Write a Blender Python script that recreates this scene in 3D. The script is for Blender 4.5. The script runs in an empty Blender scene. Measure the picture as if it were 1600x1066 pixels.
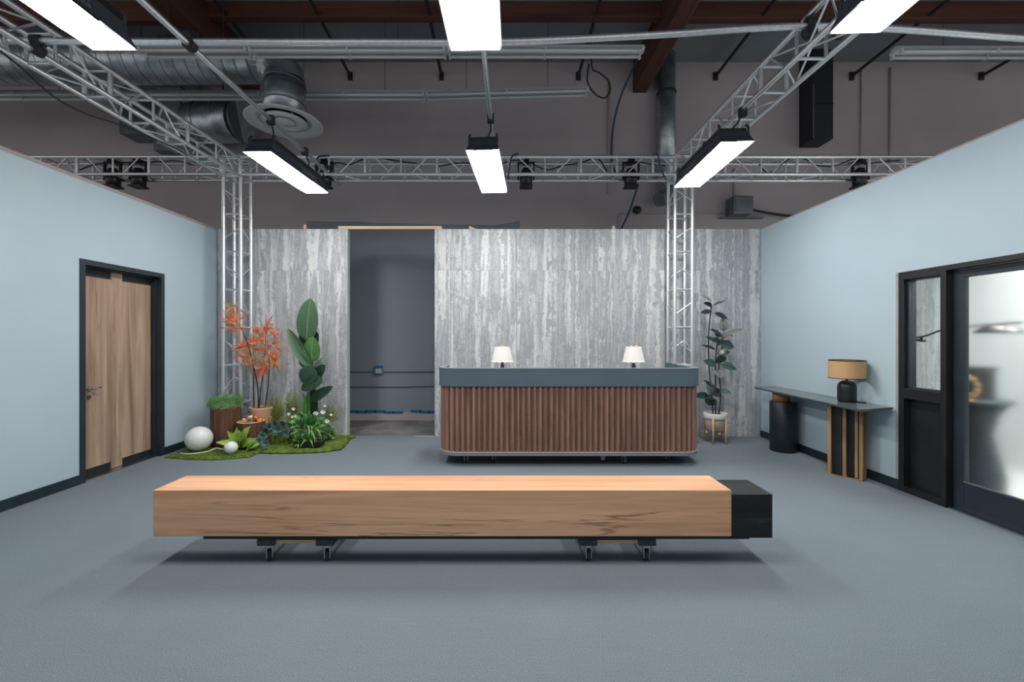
import bpy, bmesh, math, random
from mathutils import Vector, Matrix
random.seed(7)
scene = bpy.context.scene
col = scene.collection
PI = math.pi

# ------------------------------------------------------------------ camera
CAMH = 1.461
FPX, CU, CV = 667.0, 784.0, 527.0          # focal length and vanishing point in photo pixels
cam_d = bpy.data.cameras.new('camera'); cam = bpy.data.objects.new('camera', cam_d); col.objects.link(cam)
cam.location = (0, 0, CAMH); cam.rotation_euler = (PI / 2, 0, 0)
cam_d.sensor_fit = 'HORIZONTAL'; cam_d.sensor_width = 36.0; cam_d.lens = 36.0 * FPX / 1600
cam_d.shift_x = (800 - CU) / 1600; cam_d.shift_y = -(533 - CV) / 1600
cam_d.clip_start = 0.05; cam_d.clip_end = 100
scene.camera = cam

# ------------------------------------------------------------------ world, exposure
w = bpy.data.worlds.new('world'); scene.world = w; w.use_nodes = True
w.node_tree.nodes['Background'].inputs[0].default_value = (1.0, 0.97, 0.97, 1)
w.node_tree.nodes['Background'].inputs[1].default_value = 0.72
vs = scene.view_settings
vs.view_transform = 'Standard'; vs.look = 'None'; vs.gamma = 1.0; vs.use_curve_mapping = False
vs.exposure = 0.0
PANEL_STRENGTH = 44.0                       # the soft light panels hung over the set

def P(u, v, Y):                             # photo pixel at depth Y -> world point
    return Vector(((u - CU) * Y / FPX, Y, CAMH - (v - CV) * Y / FPX))

# ------------------------------------------------------------------ materials
MATS = {}
def srgb(r, g, b):
    f = lambda c: (c / 255 / 12.92) if c / 255 <= .04045 else ((c / 255 + .055) / 1.055) ** 2.4
    return (f(r), f(g), f(b), 1)
class NT:
    def __init__(s, name):
        s.m = bpy.data.materials.new(name); s.m.use_nodes = True
        s.t = s.m.node_tree; s.b = s.t.nodes['Principled BSDF']; s.l = s.t.links
    def n(s, typ, **kw):
        x = s.t.nodes.new(typ)
        for k, v in kw.items():
            if k in x.inputs.keys(): x.inputs[k].default_value = v
            else: setattr(x, k, v)
        return x
    def link(s, a, b): s.l.new(a, b)
    def coords(s, scale=(1, 1, 1), rnd=True, kind='Object'):
        tc = s.n('ShaderNodeTexCoord'); mp = s.n('ShaderNodeMapping'); mp.inputs['Scale'].default_value = scale
        s.link(tc.outputs[kind], mp.inputs['Vector'])
        if rnd:
            oi = s.n('ShaderNodeObjectInfo'); mu = s.n('ShaderNodeMath', operation='MULTIPLY'); mu.inputs[1].default_value = 37.0
            s.link(oi.outputs['Random'], mu.inputs[0]); s.link(mu.outputs[0], mp.inputs['Location'])
        return mp.outputs[0]
    def noise(s, vec, scale, detail=4, rough=.55, dist=0):
        x = s.n('ShaderNodeTexNoise'); x.inputs['Scale'].default_value = scale; x.inputs['Detail'].default_value = detail
        x.inputs['Roughness'].default_value = rough; x.inputs['Distortion'].default_value = dist
        s.link(vec, x.inputs['Vector']); return x.outputs['Fac']
    def ramp(s, fac, stops):
        r = s.n('ShaderNodeValToRGB'); e = r.color_ramp.elements
        while len(e) < len(stops): e.new(.5)
        for i, (p, c) in enumerate(stops): e[i].position = p; e[i].color = c
        s.link(fac, r.inputs[0]); return r.outputs[0]
    def mix(s, fac, a, b, mode='MIX'):
        x = s.n('ShaderNodeMix', data_type='RGBA', blend_type=mode)
        for sock, val in ((x.inputs['Factor'], fac), (x.inputs['A'], a), (x.inputs['B'], b)):
            pass
        ins = [i for i in x.inputs]
        F, A, B = ins[0], [i for i in ins if i.name == 'A' and i.type == 'RGBA'][0], [i for i in ins if i.name == 'B' and i.type == 'RGBA'][0]
        for sock, val in ((F, fac), (A, a), (B, b)):
            if hasattr(val, 'default_value') or hasattr(val, 'is_linked'): s.link(val, sock)
            else: sock.default_value = val
        return [o for o in x.outputs if o.type == 'RGBA'][0]
    def bump(s, h, strength=.3, dist=.01):
        x = s.n('ShaderNodeBump'); x.inputs['Strength'].default_value = strength; x.inputs['Distance'].default_value = dist
        s.link(h, x.inputs['Height']); s.link(x.outputs[0], s.b.inputs['Normal'])
    def done(s, color=None, rough=.5, metal=0, spec=.5):
        if color is not None:
            if hasattr(color, 'is_linked'): s.link(color, s.b.inputs['Base Color'])
            else: s.b.inputs['Base Color'].default_value = color
        s.b.inputs['Roughness'].default_value = rough; s.b.inputs['Metallic'].default_value = metal
        s.b.inputs['Specular IOR Level'].default_value = spec
        MATS[s.m.name] = s.m; return s.m
def mul(c, k): return (min(1, c[0] * k), min(1, c[1] * k), min(1, c[2] * k), 1)
def plain(name, c, rough=.5, metal=0, var=.12, scale=8, bump=0, bscale=120, spec=.5, st=(1, 1, 1), detail=4):
    t = NT(name); v = t.coords(st)
    n = t.noise(v, scale, detail); cc = t.ramp(n, [(.3, mul(c, 1 - var)), (.7, mul(c, 1 + var))])
    if bump: t.bump(t.noise(v, bscale, 2), bump, .004)
    return t.done(cc, rough, metal, spec)
def wood(name, ca, cb, axis, sc=1.0, rough=.5, crack=0.0, dark=None, bump=.15, spec=.4):
    t = NT(name); s = [14 * sc] * 3; s[axis] = .9 * sc
    v = t.coords(tuple(s)); n1 = t.noise(v, 1.0, 6, .6, .6)
    s2 = [60 * sc] * 3; s2[axis] = 2.2 * sc
    v2 = t.coords(tuple(s2)); n2 = t.noise(v2, 1.0, 5, .7, .3)
    c1 = t.ramp(n1, [(.32, ca), (.68, cb)]); c2 = t.ramp(n2, [(.3, (.72, .72, .72, 1)), (.7, (1.0, 1.0, 1.0, 1))])
    c = t.mix(.8, c1, c2, 'MULTIPLY')
    if crack:
        s3 = [7 * sc] * 3; s3[axis] = .28 * sc
        v3 = t.coords(tuple(s3)); n3 = t.noise(v3, 1.0, 6, .55, .5); n4 = t.noise(t.coords((1.1, 1.1, 1.1)), 1.3, 2)
        a = t.n('ShaderNodeMath', operation='SUBTRACT'); a.inputs[1].default_value = .5; t.link(n3, a.inputs[0])
        b = t.n('ShaderNodeMath', operation='ABSOLUTE'); t.link(a.outputs[0], b.inputs[0])
        cr = t.ramp(b.outputs[0], [(0, (1, 1, 1, 1)), (.007, (0, 0, 0, 1))])
        mk = t.ramp(n4, [(.40, (0, 0, 0, 1)), (.52, (crack, crack, crack, 1))])
        f = t.mix(1.0, cr, mk, 'MULTIPLY')
        c = t.mix(f, c, dark)
    if bump: t.bump(n2, bump, .003)
    return t.done(c, rough, 0, spec)
def emis(name, c, s):
    t = NT(name); t.b.inputs['Emission Color'].default_value = c; t.b.inputs['Emission Strength'].default_value = s
    return t.done((.8, .8, .8, 1), .6)

def build_materials():
    # carpet
    t = NT('carpet'); v = t.coords((1, 1, 1), False)
    n = t.noise(v, 210, 3, .85); big = t.noise(v, 1.3, 4, .6); st = t.noise(t.coords((3, 160, 1), False), 1.0, 3)
    c = t.ramp(n, [(.3, srgb(76, 86, 94)), (.7, srgb(142, 155, 165))])
    c = t.mix(.35, c, t.ramp(big, [(.3, (.78, .78, .78, 1)), (.7, (1, 1, 1, 1))]), 'MULTIPLY')
    c = t.mix(.3, c, t.ramp(st, [(.35, (.8, .8, .8, 1)), (.65, (1, 1, 1, 1))]), 'MULTIPLY')
    t.bump(n, .25, .004); t.done(c, .95, 0, .2)
    # concrete
    t = NT('concrete'); v = t.coords((1, 1, 1), False)
    n = t.noise(v, 2.2, 6, .65, .5); f = t.noise(v, 40, 4, .7)
    c = t.ramp(n, [(.3, srgb(92, 92, 94)), (.7, srgb(150, 150, 152))])
    c = t.mix(.4, c, t.ramp(f, [(.35, (.7, .7, .7, 1)), (.7, (1, 1, 1, 1))]), 'MULTIPLY'); t.bump(f, .15, .003); t.done(c, .55, 0, .4)
    # painted set walls
    plain('wall_paint', srgb(174, 192, 204), .6, 0, .03, 1.2, .04, 90, .3)
    plain('wall_edge', srgb(160, 152, 154), .7, 0, .08, 10)
    # travertine wallpaper
    for nm, lo, md, hi in (('travertine', (154, 158, 164), (184, 187, 192), (216, 218, 220)), ('travertine_pale', (196, 200, 198), (212, 216, 214), (228, 230, 228))):
        t = NT(nm)
        oi = t.n('ShaderNodeObjectInfo'); tc = t.n('ShaderNodeTexCoord'); geo = t.n('ShaderNodeNewGeometry')
        mp = t.n('ShaderNodeMapping'); mp.inputs['Scale'].default_value = (4.6, 4.6, .30); t.link(geo.outputs['Position'], mp.inputs['Vector'])
        rm = t.n('ShaderNodeMath', operation='MULTIPLY'); rm.inputs[1].default_value = 1.6; t.link(oi.outputs['Random'], rm.inputs[0])
        cx = t.n('ShaderNodeCombineXYZ'); t.link(rm.outputs[0], cx.inputs['Z']); t.link(cx.outputs[0], mp.inputs['Location'])
        warp = t.noise(geo.outputs['Position'], 8.0, 6, .7); wv = t.n('ShaderNodeMath', operation='MULTIPLY'); wv.inputs[1].default_value = .42; t.link(warp, wv.inputs[0])
        ad = t.n('ShaderNodeVectorMath', operation='ADD'); t.link(mp.outputs[0], ad.inputs[0]); t.link(wv.outputs[0], ad.inputs[1])
        band = t.noise(ad.outputs[0], 2.0, 7, .68, .25)
        blot = t.noise(geo.outputs['Position'], 9.0, 6, .75, .4); fine = t.noise(geo.outputs['Position'], 60.0, 5, .8)
        c = t.ramp(band, [(.25, srgb(*lo)), (.42, srgb(*md)), (.47, mul(srgb(*lo), .95)), (.52, srgb(*md)), (.60, srgb(*hi)), (.72, srgb(*md))])
        c = t.mix(.5, c, t.ramp(blot, [(.3, (.70, .71, .73, 1)), (.62, (1.0, 1.0, 1.0, 1))]), 'MULTIPLY')
        c = t.mix(.45, c, t.ramp(fine, [(.35, (.7, .7, .72, 1)), (.6, (1, 1, 1, 1))]), 'MULTIPLY')
        t.done(c, .5, 0, .35)
    plain('panel_edge', srgb(176, 190, 182), .6, 0, .05)
    plain('back_paint', srgb(172, 165, 167), .8, 0, .07, .8, .06, 60, .2)
    plain('slate_paint', srgb(124, 135, 146), .55, 0, .05, 1.0, .04, 60, .35)
    plain('roof_panel', srgb(128, 136, 142), .8, 0, .15, .7, 0, 60, .2)
    wood('red_beam', srgb(74, 44, 36), srgb(108, 68, 55), 0, .5, .7)
    wood('red_beam_y', srgb(74, 44, 36), srgb(108, 68, 55), 1, .5, .7)
    plain('dark_steel', srgb(46, 46, 48), .6, .3, .2)
    plain('black_paint', srgb(28, 32, 36), .5, 0, .2, 6, .05, 80)
    plain('base_black', srgb(24, 42, 52), .5, 0, .25, 8)
    plain('frame_black', srgb(34, 46, 56), .42, 0, .18, 5, .05, 60)
    plain('store_black', srgb(26, 28, 32), .38, 0, .25, 5, .08, 40)
    plain('aluminium', (.78, .80, .82, 1), .42, 1, .1, 30, .05, 200)
    plain('steel', (.5, .5, .52, 1), .3, 1, .1, 20)
    t = NT('galvanised'); v = t.coords((1, 1, 1), False); n = t.noise(v, 7, 4, .7)
    c = t.ramp(n, [(.3, (.28, .33, .36, 1)), (.7, (.55, .60, .62, 1))]); t.done(c, .36, .9)
    plain('galv_dark', (.16, .19, .21, 1), .5, .6, .2, 5)
    plain('seam', (.18, .2, .22, 1), .5, .8, .1)
    plain('white_metal', srgb(200, 202, 204), .45, 0, .05)
    plain('tube_white', srgb(205, 208, 210), .3, 0, .03)
    plain('fabric_black', srgb(38, 44, 54), .75, 0, .15, 20, .1, 200)
    plain('black_plastic', srgb(20, 21, 24), .4, 0, .2)
    plain('grey_mark', srgb(120, 124, 132), .6, 0, .05)
    plain('cable_black', srgb(18, 19, 22), .5, 0, .1)
    plain('cable_blue', srgb(38, 62, 92), .5, 0, .1)
    plain('cable_white', srgb(214, 222, 216), .5, 0, .05)
    plain('tape_blue', srgb(24, 92, 148), .6, 0, .12, 12)
    wood('oak', srgb(134, 108, 90), srgb(190, 164, 142), 2, .55, .5, .5, srgb(88, 62, 46), .08)
    wood('bench_wood', srgb(206, 150, 114), srgb(240, 190, 152), 0, .55, .42, .7, srgb(84, 52, 36), .12)
    wood('charred', srgb(12, 16, 20), srgb(28, 33, 38), 0, .7, .5, .6, srgb(60, 64, 68), .3)
    wood('pine', srgb(205, 170, 140), srgb(226, 196, 168), 0, .6, .6)
    wood('walnut', srgb(118, 84, 74), srgb(172, 134, 120), 2, 1.2, .5, 0, None, .1)
    plain('walnut_back', srgb(100, 70, 62), .6, 0, .2)
    wood('brass_wood', srgb(136, 106, 72), srgb(176, 142, 104), 2, 1.0, .38)
    plain('counter_paint', srgb(84, 102, 114), .42, 0, .04, 3)
    plain('counter_trim', srgb(120, 130, 140), .45, 0, .05)
    plain('trim_line', srgb(196, 176, 168), .5, 0, .05)
    plain('desk_top', srgb(160, 168, 172), .4, 0, .04)
    t = NT('shade_white'); t.b.inputs['Subsurface Weight'].default_value = 0; t.done((.86, .82, .80, 1), .8)
    plain('shade_scallop', (.9, .87, .83, 1), .7, 0, .02)
    plain('brass', (.62, .42, .2, 1), .28, 1, .1)
    plain('antique', (.2, .14, .1, 1), .35, .8, .2)
    t = NT('console_stone'); v = t.coords(); n = t.noise(v, 6, 5)
    t.done(t.ramp(n, [(.3, srgb(70, 80, 80)), (.7, srgb(100, 108, 107))]), .2, 0, .6)
    t = NT('rattan'); tc = t.n('ShaderNodeTexCoord'); br = t.n('ShaderNodeTexChecker'); br.inputs['Scale'].default_value = 60
    mp = t.n('ShaderNodeMapping'); mp.inputs['Scale'].default_value = (1.6, 1, .8); t.link(tc.outputs['UV'], mp.inputs['Vector']); t.link(mp.outputs[0], br.inputs['Vector'])
    br.inputs['Color1'].default_value = srgb(206, 168, 124); br.inputs['Color2'].default_value = srgb(178, 138, 96)
    n = t.noise(t.coords(), 120, 3); t.bump(n, .3, .003); t.done(br.outputs[0], .7)
    plain('ceramic_black', srgb(24, 30, 36), .42, 0, .2)
    plain('rubber', srgb(40, 44, 48), .6, 0, .15)
    plain('zinc', (.6, .62, .64, 1), .35, 1, .1)
    plain('carpet_pad', srgb(70, 78, 84), .95, 0, .3, 60, .4, 200)
    plain('moss', srgb(92, 112, 50), .95, 0, .4, 14, .9, 130, .1)
    plain('moss_blade', srgb(100, 124, 54), .8, 0, .4, 8)
    wood('bark', srgb(76, 48, 38), srgb(122, 84, 68), 2, 1.3, .9, .8, srgb(40, 24, 20), .9)
    wood('bark_slice', srgb(190, 164, 136), srgb(214, 190, 160), 0, 1, .8)
    plain('pot_terra', srgb(200, 160, 132), .7, 0, .06)
    plain('pot_white', srgb(206, 204, 202), .5, 0, .04)
    plain('pot_beige', srgb(190, 170, 160), .6, 0, .04)
    plain('stand_wood', srgb(212, 176, 138), .55, 0, .1)
    plain('soil', srgb(44, 34, 28), .95, 0, .3, 40, .5)
    plain('globe', srgb(222, 226, 226), .32, 0, .02)
    plain('tray_black', srgb(22, 26, 38), .5, 0, .1)
    def leafm(nm, c, rough=.4, var=.3, sc=14): plain(nm, srgb(*c), rough, 0, var, sc, .15, 60, .45)
    t = NT('leaf_banana'); wv = t.n('ShaderNodeTexWave', bands_direction='Z'); wv.inputs['Scale'].default_value = 14; wv.inputs['Distortion'].default_value = 1.5; wv.inputs['Detail'].default_value = 1
    t.link(t.coords(), wv.inputs['Vector']); t.done(t.ramp(wv.outputs['Fac'], [(.0, srgb(52, 84, 58)), (.75, srgb(62, 96, 66)), (.97, srgb(104, 132, 104))]), .42)
    leafm('leaf_banana_light', (78, 122, 62)); leafm('leaf_banana_dark', (30, 58, 44)); leafm('leaf_pale', (132, 144, 134))
    leafm('midrib', (140, 160, 120)); leafm('stem_green', (84, 128, 58)); leafm('stem_dark', (44, 38, 36), .7)
    leafm('leaf_rubber', (50, 74, 72), .3); leafm('leaf_rubber_dark', (36, 46, 48), .3); leafm('leaf_rubber_pale', (112, 118, 116), .4)
    leafm('leaf_hosta', (134, 170, 74)); leafm('leaf_glauca', (84, 120, 108), .6); leafm('leaf_glauca_dark', (58, 76, 76), .6)
    leafm('leaf_green', (62, 114, 62)); leafm('leaf_green2', (92, 140, 76)); leafm('leaf_fern', (120, 132, 62)); leafm('leaf_spider', (120, 156, 82))
    leafm('grass_blade', (126, 172, 108), .5, .35, 6)
    leafm('maple_orange', (226, 118, 66), .55, .25, 5); leafm('maple_red', (206, 82, 60), .55, .25, 5); leafm('maple_gold', (192, 146, 90), .55, .25, 5)
    leafm('petal_white', (240, 240, 236), .6, .05); leafm('orange_bit', (226, 132, 40), .5, .2); leafm('white_bit', (226, 216, 206), .5, .1); leafm('brown_bit', (92, 58, 42), .6, .2)
    emis('panel_light_added', (1.0, .985, .95, 1), 56.0); emis('panel_light', (1.0, .975, .92, 1), PANEL_STRENGTH)
    t = NT('glass_clear'); t.b.inputs['Transmission Weight'].default_value = 1; t.b.inputs['IOR'].default_value = 1.05; t.done((.96, .98, .97, 1), .0)
    t = NT('glass_frost'); t.b.inputs['Transmission Weight'].default_value = 1; t.b.inputs['IOR'].default_value = 1.25; t.done((.95, .97, .96, 1), .24)
    plain('teal_dark', srgb(40, 58, 66), .5, 0, .2)
build_materials()

# ------------------------------------------------------------------ mesh helpers
def tag(o, label=None, cat=None, group=None, kind=None):
    if label: o['label'] = label
    if cat: o['category'] = cat
    if group: o['group'] = group
    if kind: o['kind'] = kind
    return o
def empty(name, loc, label, cat, group=None, rz=0, kind=None):
    o = bpy.data.objects.new(name, None); col.objects.link(o); o.location = loc; o.rotation_euler = (0, 0, rz); o.empty_display_size = .1
    return tag(o, label, cat, group, kind)
WORLD = {}
def link_mesh(name, me, parent=None, world=True):
    o = bpy.data.objects.new(name, me); col.objects.link(o)
    if parent is not None:
        o.parent = parent
        if world: o.matrix_parent_inverse = pw(parent).inverted()
    return o
def pw(o):
    m = Matrix.LocRotScale(o.location, o.rotation_euler, o.scale)
    return m if o.parent is None else pw(o.parent) @ o.matrix_parent_inverse @ m
class MB:
    def __init__(s): s.v = []; s.f = []; s.sm = []
    def add(s, verts, faces, smooth=False):
        k = len(s.v); s.v += [tuple(x) for x in verts]; s.f += [tuple(i + k for i in f) for f in faces]; s.sm += [smooth] * len(faces); return s
    def box(s, a, b, M=None):
        (x0, y0, z0), (x1, y1, z1) = a, b
        vs_ = [Vector(p) for p in ((x0, y0, z0), (x1, y0, z0), (x1, y1, z0), (x0, y1, z0), (x0, y0, z1), (x1, y0, z1), (x1, y1, z1), (x0, y1, z1))]
        if M is not None: vs_ = [M @ p for p in vs_]
        return s.add(vs_, [(0, 3, 2, 1), (4, 5, 6, 7), (0, 1, 5, 4), (1, 2, 6, 5), (2, 3, 7, 6), (3, 0, 4, 7)])
    def tube(s, pts, r, n=8, cap=True, smooth=True):
        pts = [Vector(p) for p in pts]; rs = r if isinstance(r, (list, tuple)) else [r] * len(pts)
        rings = []; up = None
        for i, p in enumerate(pts):
            d = (pts[min(i + 1, len(pts) - 1)] - pts[max(i - 1, 0)]).normalized()
            if up is None:
                up = Vector((0, 0, 1)) if abs(d.z) < .9 else Vector((0, 1, 0))
            a = d.cross(up).normalized(); b = a.cross(d).normalized(); up = b
            rings.append([p + (a * math.cos(2 * PI * k / n) + b * math.sin(2 * PI * k / n)) * rs[i] for k in range(n)])
        vs_ = [q for rg in rings for q in rg]; fs = []
        for i in range(len(pts) - 1):
            for k in range(n): fs.append((i * n + k, i * n + (k + 1) % n, (i + 1) * n + (k + 1) % n, (i + 1) * n + k))
        s.add(vs_, fs, smooth)
        if cap:
            k0 = len(s.v) - len(vs_); s.f.append(tuple(k0 + k for k in range(n))[::-1]); s.f.append(tuple(k0 + (len(pts) - 1) * n + k for k in range(n))); s.sm += [False, False]
        return s
    def lathe(s, prof, c=(0, 0, 0), n=24, M=None, smooth=True):
        vs_ = []; fs = []
        for (r, z) in prof:
            for k in range(n):
                a = 2 * PI * k / n; p = Vector((c[0] + r * math.cos(a), c[1] + r * math.sin(a), c[2] + z)); vs_.append(M @ p if M is not None else p)
        for i in range(len(prof) - 1):
            for k in range(n): fs.append((i * n + k, i * n + (k + 1) % n, (i + 1) * n + (k + 1) % n, (i + 1) * n + k))
        s.add(vs_, fs, smooth)
        k0 = len(s.v) - len(vs_)
        if prof[0][0] > 1e-6: s.f.append(tuple(k0 + k for k in range(n))[::-1]); s.sm.append(False)
        if prof[-1][0] > 1e-6: s.f.append(tuple(k0 + (len(prof) - 1) * n + k for k in range(n))); s.sm.append(False)
        return s
    def prism(s, poly, z0, z1, smooth=False):
        n = len(poly); vs_ = [(x, y, z0) for x, y in poly] + [(x, y, z1) for x, y in poly]
        fs = [(i, (i + 1) % n, n + (i + 1) % n, n + i) for i in range(n)]
        s.add(vs_, fs, smooth); k0 = len(s.v) - 2 * n
        s.f.append(tuple(k0 + i for i in range(n))[::-1]); s.f.append(tuple(k0 + n + i for i in range(n))); s.sm += [False, False]
        return s
    def mesh(s, name, mat, bevel=0):
        me = bpy.data.meshes.new(name); me.from_pydata(s.v, [], s.f); me.update()
        for p, q in zip(me.polygons, s.sm): p.use_smooth = q
        ms = mat if isinstance(mat, (list, tuple)) else [mat]
        for m in ms: me.materials.append(MATS[m])
        bm = bmesh.new(); bm.from_mesh(me)
        bmesh.ops.recalc_face_normals(bm, faces=bm.faces)
        if bevel: bmesh.ops.bevel(bm, geom=[e for e in bm.edges if len(e.link_faces) == 2 and e.calc_face_angle(0) > .5], offset=bevel, segments=2, affect='EDGES', profile=.6)
        bm.to_mesh(me); bm.free()
        return me
    def build(s, name, mat, parent=None, bevel=0):
        return link_mesh(name, s.mesh(name, mat, bevel), parent)
def box(name, a, b, mat, parent=None, bevel=0): return MB().box(a, b).build(name, mat, parent, bevel)
def struct(o, label, cat): return tag(o, label, cat, kind='structure')

UNIT = {}
def unit_cyl(mat, n=8):
    if (mat, n) not in UNIT:
        UNIT[(mat, n)] = MB().tube([(0, 0, 0), (0, 0, 1)], 1.0, n).mesh('tube', mat)
    return UNIT[(mat, n)]
def strut(name, p0, p1, r, mat, parent, n=8):      # a straight tube that shares its mesh
    p0, p1 = Vector(p0), Vector(p1); d = p1 - p0
    o = bpy.data.objects.new(name, unit_cyl(mat, n)); col.objects.link(o)
    q = d.to_track_quat('Z', 'Y')
    M = Matrix.Translation(p0) @ q.to_matrix().to_4x4() @ Matrix.Diagonal((r, r, d.length, 1))
    o.parent = parent
    M2 = (pw(parent).inverted() @ M) if parent is not None else M
    l, qq, sc = M2.decompose(); o.location = l; o.rotation_mode = 'QUATERNION'; o.rotation_quaternion = qq; o.scale = sc
    return o
def smooth_path(pts, k=6):
    pts = [Vector(p) for p in pts]; out = []
    for i in range(len(pts) - 1):
        p0 = pts[max(i - 1, 0)]; p1 = pts[i]; p2 = pts[i + 1]; p3 = pts[min(i + 2, len(pts) - 1)]
        for j in range(k):
            t = j / k
            out.append(.5 * ((2 * p1) + (p2 - p0) * t + (2 * p0 - 5 * p1 + 4 * p2 - p3) * t * t + (3 * p1 - p0 - 3 * p2 + p3) * t ** 3))
    out.append(pts[-1]); return out

# ================================================================== STRUCTURE
XL, XR, YB, HW = -4.19, 3.81, 6.27, 3.05
YW, ZR = 7.60, 6.36
XWL, XWR, YF = -15.0, 14.0, -4.5
struct(box('floor', (XL - .1, YF + .5, -.02), (XR + .02, YB + .06, 0), 'carpet'), 'blue-grey carpet floor of the set', 'floor')
struct(box('floor_concrete', (XWL, YF, -.06), (XWR, YW, -.02), 'concrete'), 'bare grey concrete floor behind the set walls', 'floor')
struct(box('wall_back_warehouse', (XWL, YW, -.06), (XWR, YW + .2, ZR + .3), 'back_paint'), 'mauve grey warehouse wall high behind the set', 'wall')
struct(box('ceiling', (XWL, YF, ZR), (XWR, YW, ZR + .2), 'roof_panel'), 'grey warehouse roof deck above the beams', 'ceiling')
# slate paint area on the warehouse wall, with a rough brushed top edge
pts = [(-3.47, 3.53), (-3.0, 3.515), (-2.6, 3.52), (-2.2, 3.49), (-1.7, 3.485), (-1.2, 3.47), (-.6, 3.46), (-.1, 3.455), (.1, 3.49), (.32, 3.53)]
mb = MB(); vv = [(x, YW - .004, z) for x, z in pts] + [(x, YW - .004, .13) for x, z in pts]; n = len(pts)
mb.add(vv + [(x, YW, z) for x, y, z in vv], [(i, i + 1, n + i + 1, n + i) for i in range(n - 1)] + [(2 * n + i, 2 * n + i + 1, 3 * n + i + 1, 3 * n + i) for i in range(n - 1)])
struct(mb.build('trim_1', 'slate_paint'), 'slate grey painted patch of the rear wall seen through the opening', 'paint')
tp = empty('masking_tape', (-1.9, YW - .01, .13), 'blue masking tape strip along the foot of the slate wall', 'tape')
mb = MB(); random.seed(3)
xs = [-2.9 + i * .16 for i in range(15)]
for i in range(14):
    if i == 7: continue
    z0 = .115 + random.uniform(-.012, .012)
    box('tape_strip', (xs[i], YW - .012, z0), (xs[i + 1] + .02, YW - .006, z0 + .042), 'tape_blue', tp)
box('tape_strip', (-1.19, YW - .012, .04), (-1.14, YW - .006, .13), 'tape_blue', tp)

# back set wall: travertine sheets on a frame, with an open doorway
wb = empty('wall_back', (0, YB, 0), 'grey travertine papered set wall with an open doorway', 'wall', kind='structure')
OX0, OX1 = -2.265, -.987
def sheet(x0, x1, z0, z1): box('panel', (x0 + .0012, YB, z0 + .0006), (x1 - .0012, YB + .02, z1 - .0006), 'travertine', wb)
for (xa, xb) in ((XL + .02, OX0 - .004), (OX1, XR)):
    x = xa if xa > -2 else None
    cuts = [xa]
    if xa > -2: 
        while cuts[-1] + 1.25 < xb: cuts.append(cuts[-1] + 1.2)
    else: cuts.append(xb - 1.2)
    cuts.append(xb)
    for i in range(len(cuts) - 1):
        sheet(cuts[i], cuts[i + 1], 0, 2.44); sheet(cuts[i], cuts[i + 1], 2.44, HW)
    box('frame', (xa, YB + .0205, 0), (xb, YB + .09, HW - .002), 'panel_edge', wb)
box('jamb_edge', (OX0 - .003, YB - .001, 0), (OX0 + .002, YB + .09, HW), 'panel_edge', wb)
box('sill_strip', (-1.28, YB - .01, 0), (OX1, YB + .03, .006), 'wall_edge', wb)
hd = box('header_board', P(528, 358, YB).to_tuple(), (P(690, 353, YB).x, YB + .09, 3.095), 'pine', wb, .004)
MB().add([(-.48, YB + .01, HW), (-.37, YB + .01, HW), (-.48, YB + .01, HW + .05), (-.48, YB + .05, HW), (-.37, YB + .05, HW), (-.48, YB + .05, HW + .05)], [(0, 1, 2), (3, 5, 4), (0, 3, 4, 1), (1, 4, 5, 2), (2, 5, 3, 0)]).build('brace', 'pine', wb)
box('brace', (-2.92, YB + .02, HW), (-2.89, YB + .06, HW + .07), 'pine', wb)
box('brace', (1.63, YB + .02, HW), (1.67, YB + .05, HW + .05), 'panel_edge', wb)

# left set wall with door
DY0, DY1, DZ = 4.234, 5.293, 2.245
YN = -1.2
mb = MB(); mb.box((XL - .12, YN, 0), (XL, DY0 + .02, HW)); mb.box((XL - .12, DY1 - .02, 0), (XL, YB + .02, HW)); mb.box((XL - .12, DY0 + .02, DZ - .02), (XL, DY1 - .02, HW))
wl = struct(mb.build('wall_left', 'wall_paint'), 'pale blue painted set wall holding the oak door', 'wall')
box('top_plate', (XL - .125, YN, HW - .022), (XL + .003, YB, HW + .012), 'wall_edge', wl)
mb = MB(); mb.box((XL, YN, 0), (XL + .014, DY0, .094)); mb.box((XL, DY1, 0), (XL + .014, YB, .094))
struct(mb.build('baseboard_left', 'base_black', None, .002), 'dark teal baseboard along the left wall', 'baseboard')
dr = empty('door_1', (XL, (DY0 + DY1) / 2, 0), 'oak veneered door in a dark frame with black strips top and bottom', 'door', kind='structure')
fw = .054
mb = MB(); X0, X1 = XL - .15, XL + .012
mb.box((X0, DY0, 0), (X1, DY0 + fw, DZ)); mb.box((X0, DY1 - fw, 0), (X1, DY1, DZ)); mb.box((X0, DY0 + fw, DZ - fw), (X1, DY1 - fw, DZ))
dfm = mb.build('door_frame', 'frame_black', dr, .003)
mb = MB(); mb.box((XL - .1, DY1 - fw - .015, 0), (XL - .055, DY1 - fw, DZ - fw)); mb.box((XL - .1, DY0 + fw, DZ - fw - .015), (XL - .055, DY1 - fw, DZ - fw))
mb.build('door_stop', 'frame_black', dfm)
dy0, dy1 = DY0 + fw + .004, DY1 - fw - .018
XD = XL - .105
box('door_core', (XD - .04, dy0, .012), (XD - .006, dy1, DZ - fw - .004), 'black_paint', dr)
mb = MB(); ta, tb = 4.69, 4.83
mb.prism([(dy0, .092), (ta, .092), (ta, .014), (tb, .014), (tb, .092), (dy1, .092), (dy1, 2.092), (tb, 2.092), (tb, DZ - fw - .006), (ta, DZ - fw - .006), (ta, 2.092), (dy0, 2.092)], 0, .008)
o = mb.build('veneer', 'oak', dr)
for vtx in o.data.vertices: y, z, t = vtx.co; vtx.co = (XD - .008 + t, y, z)
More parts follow.
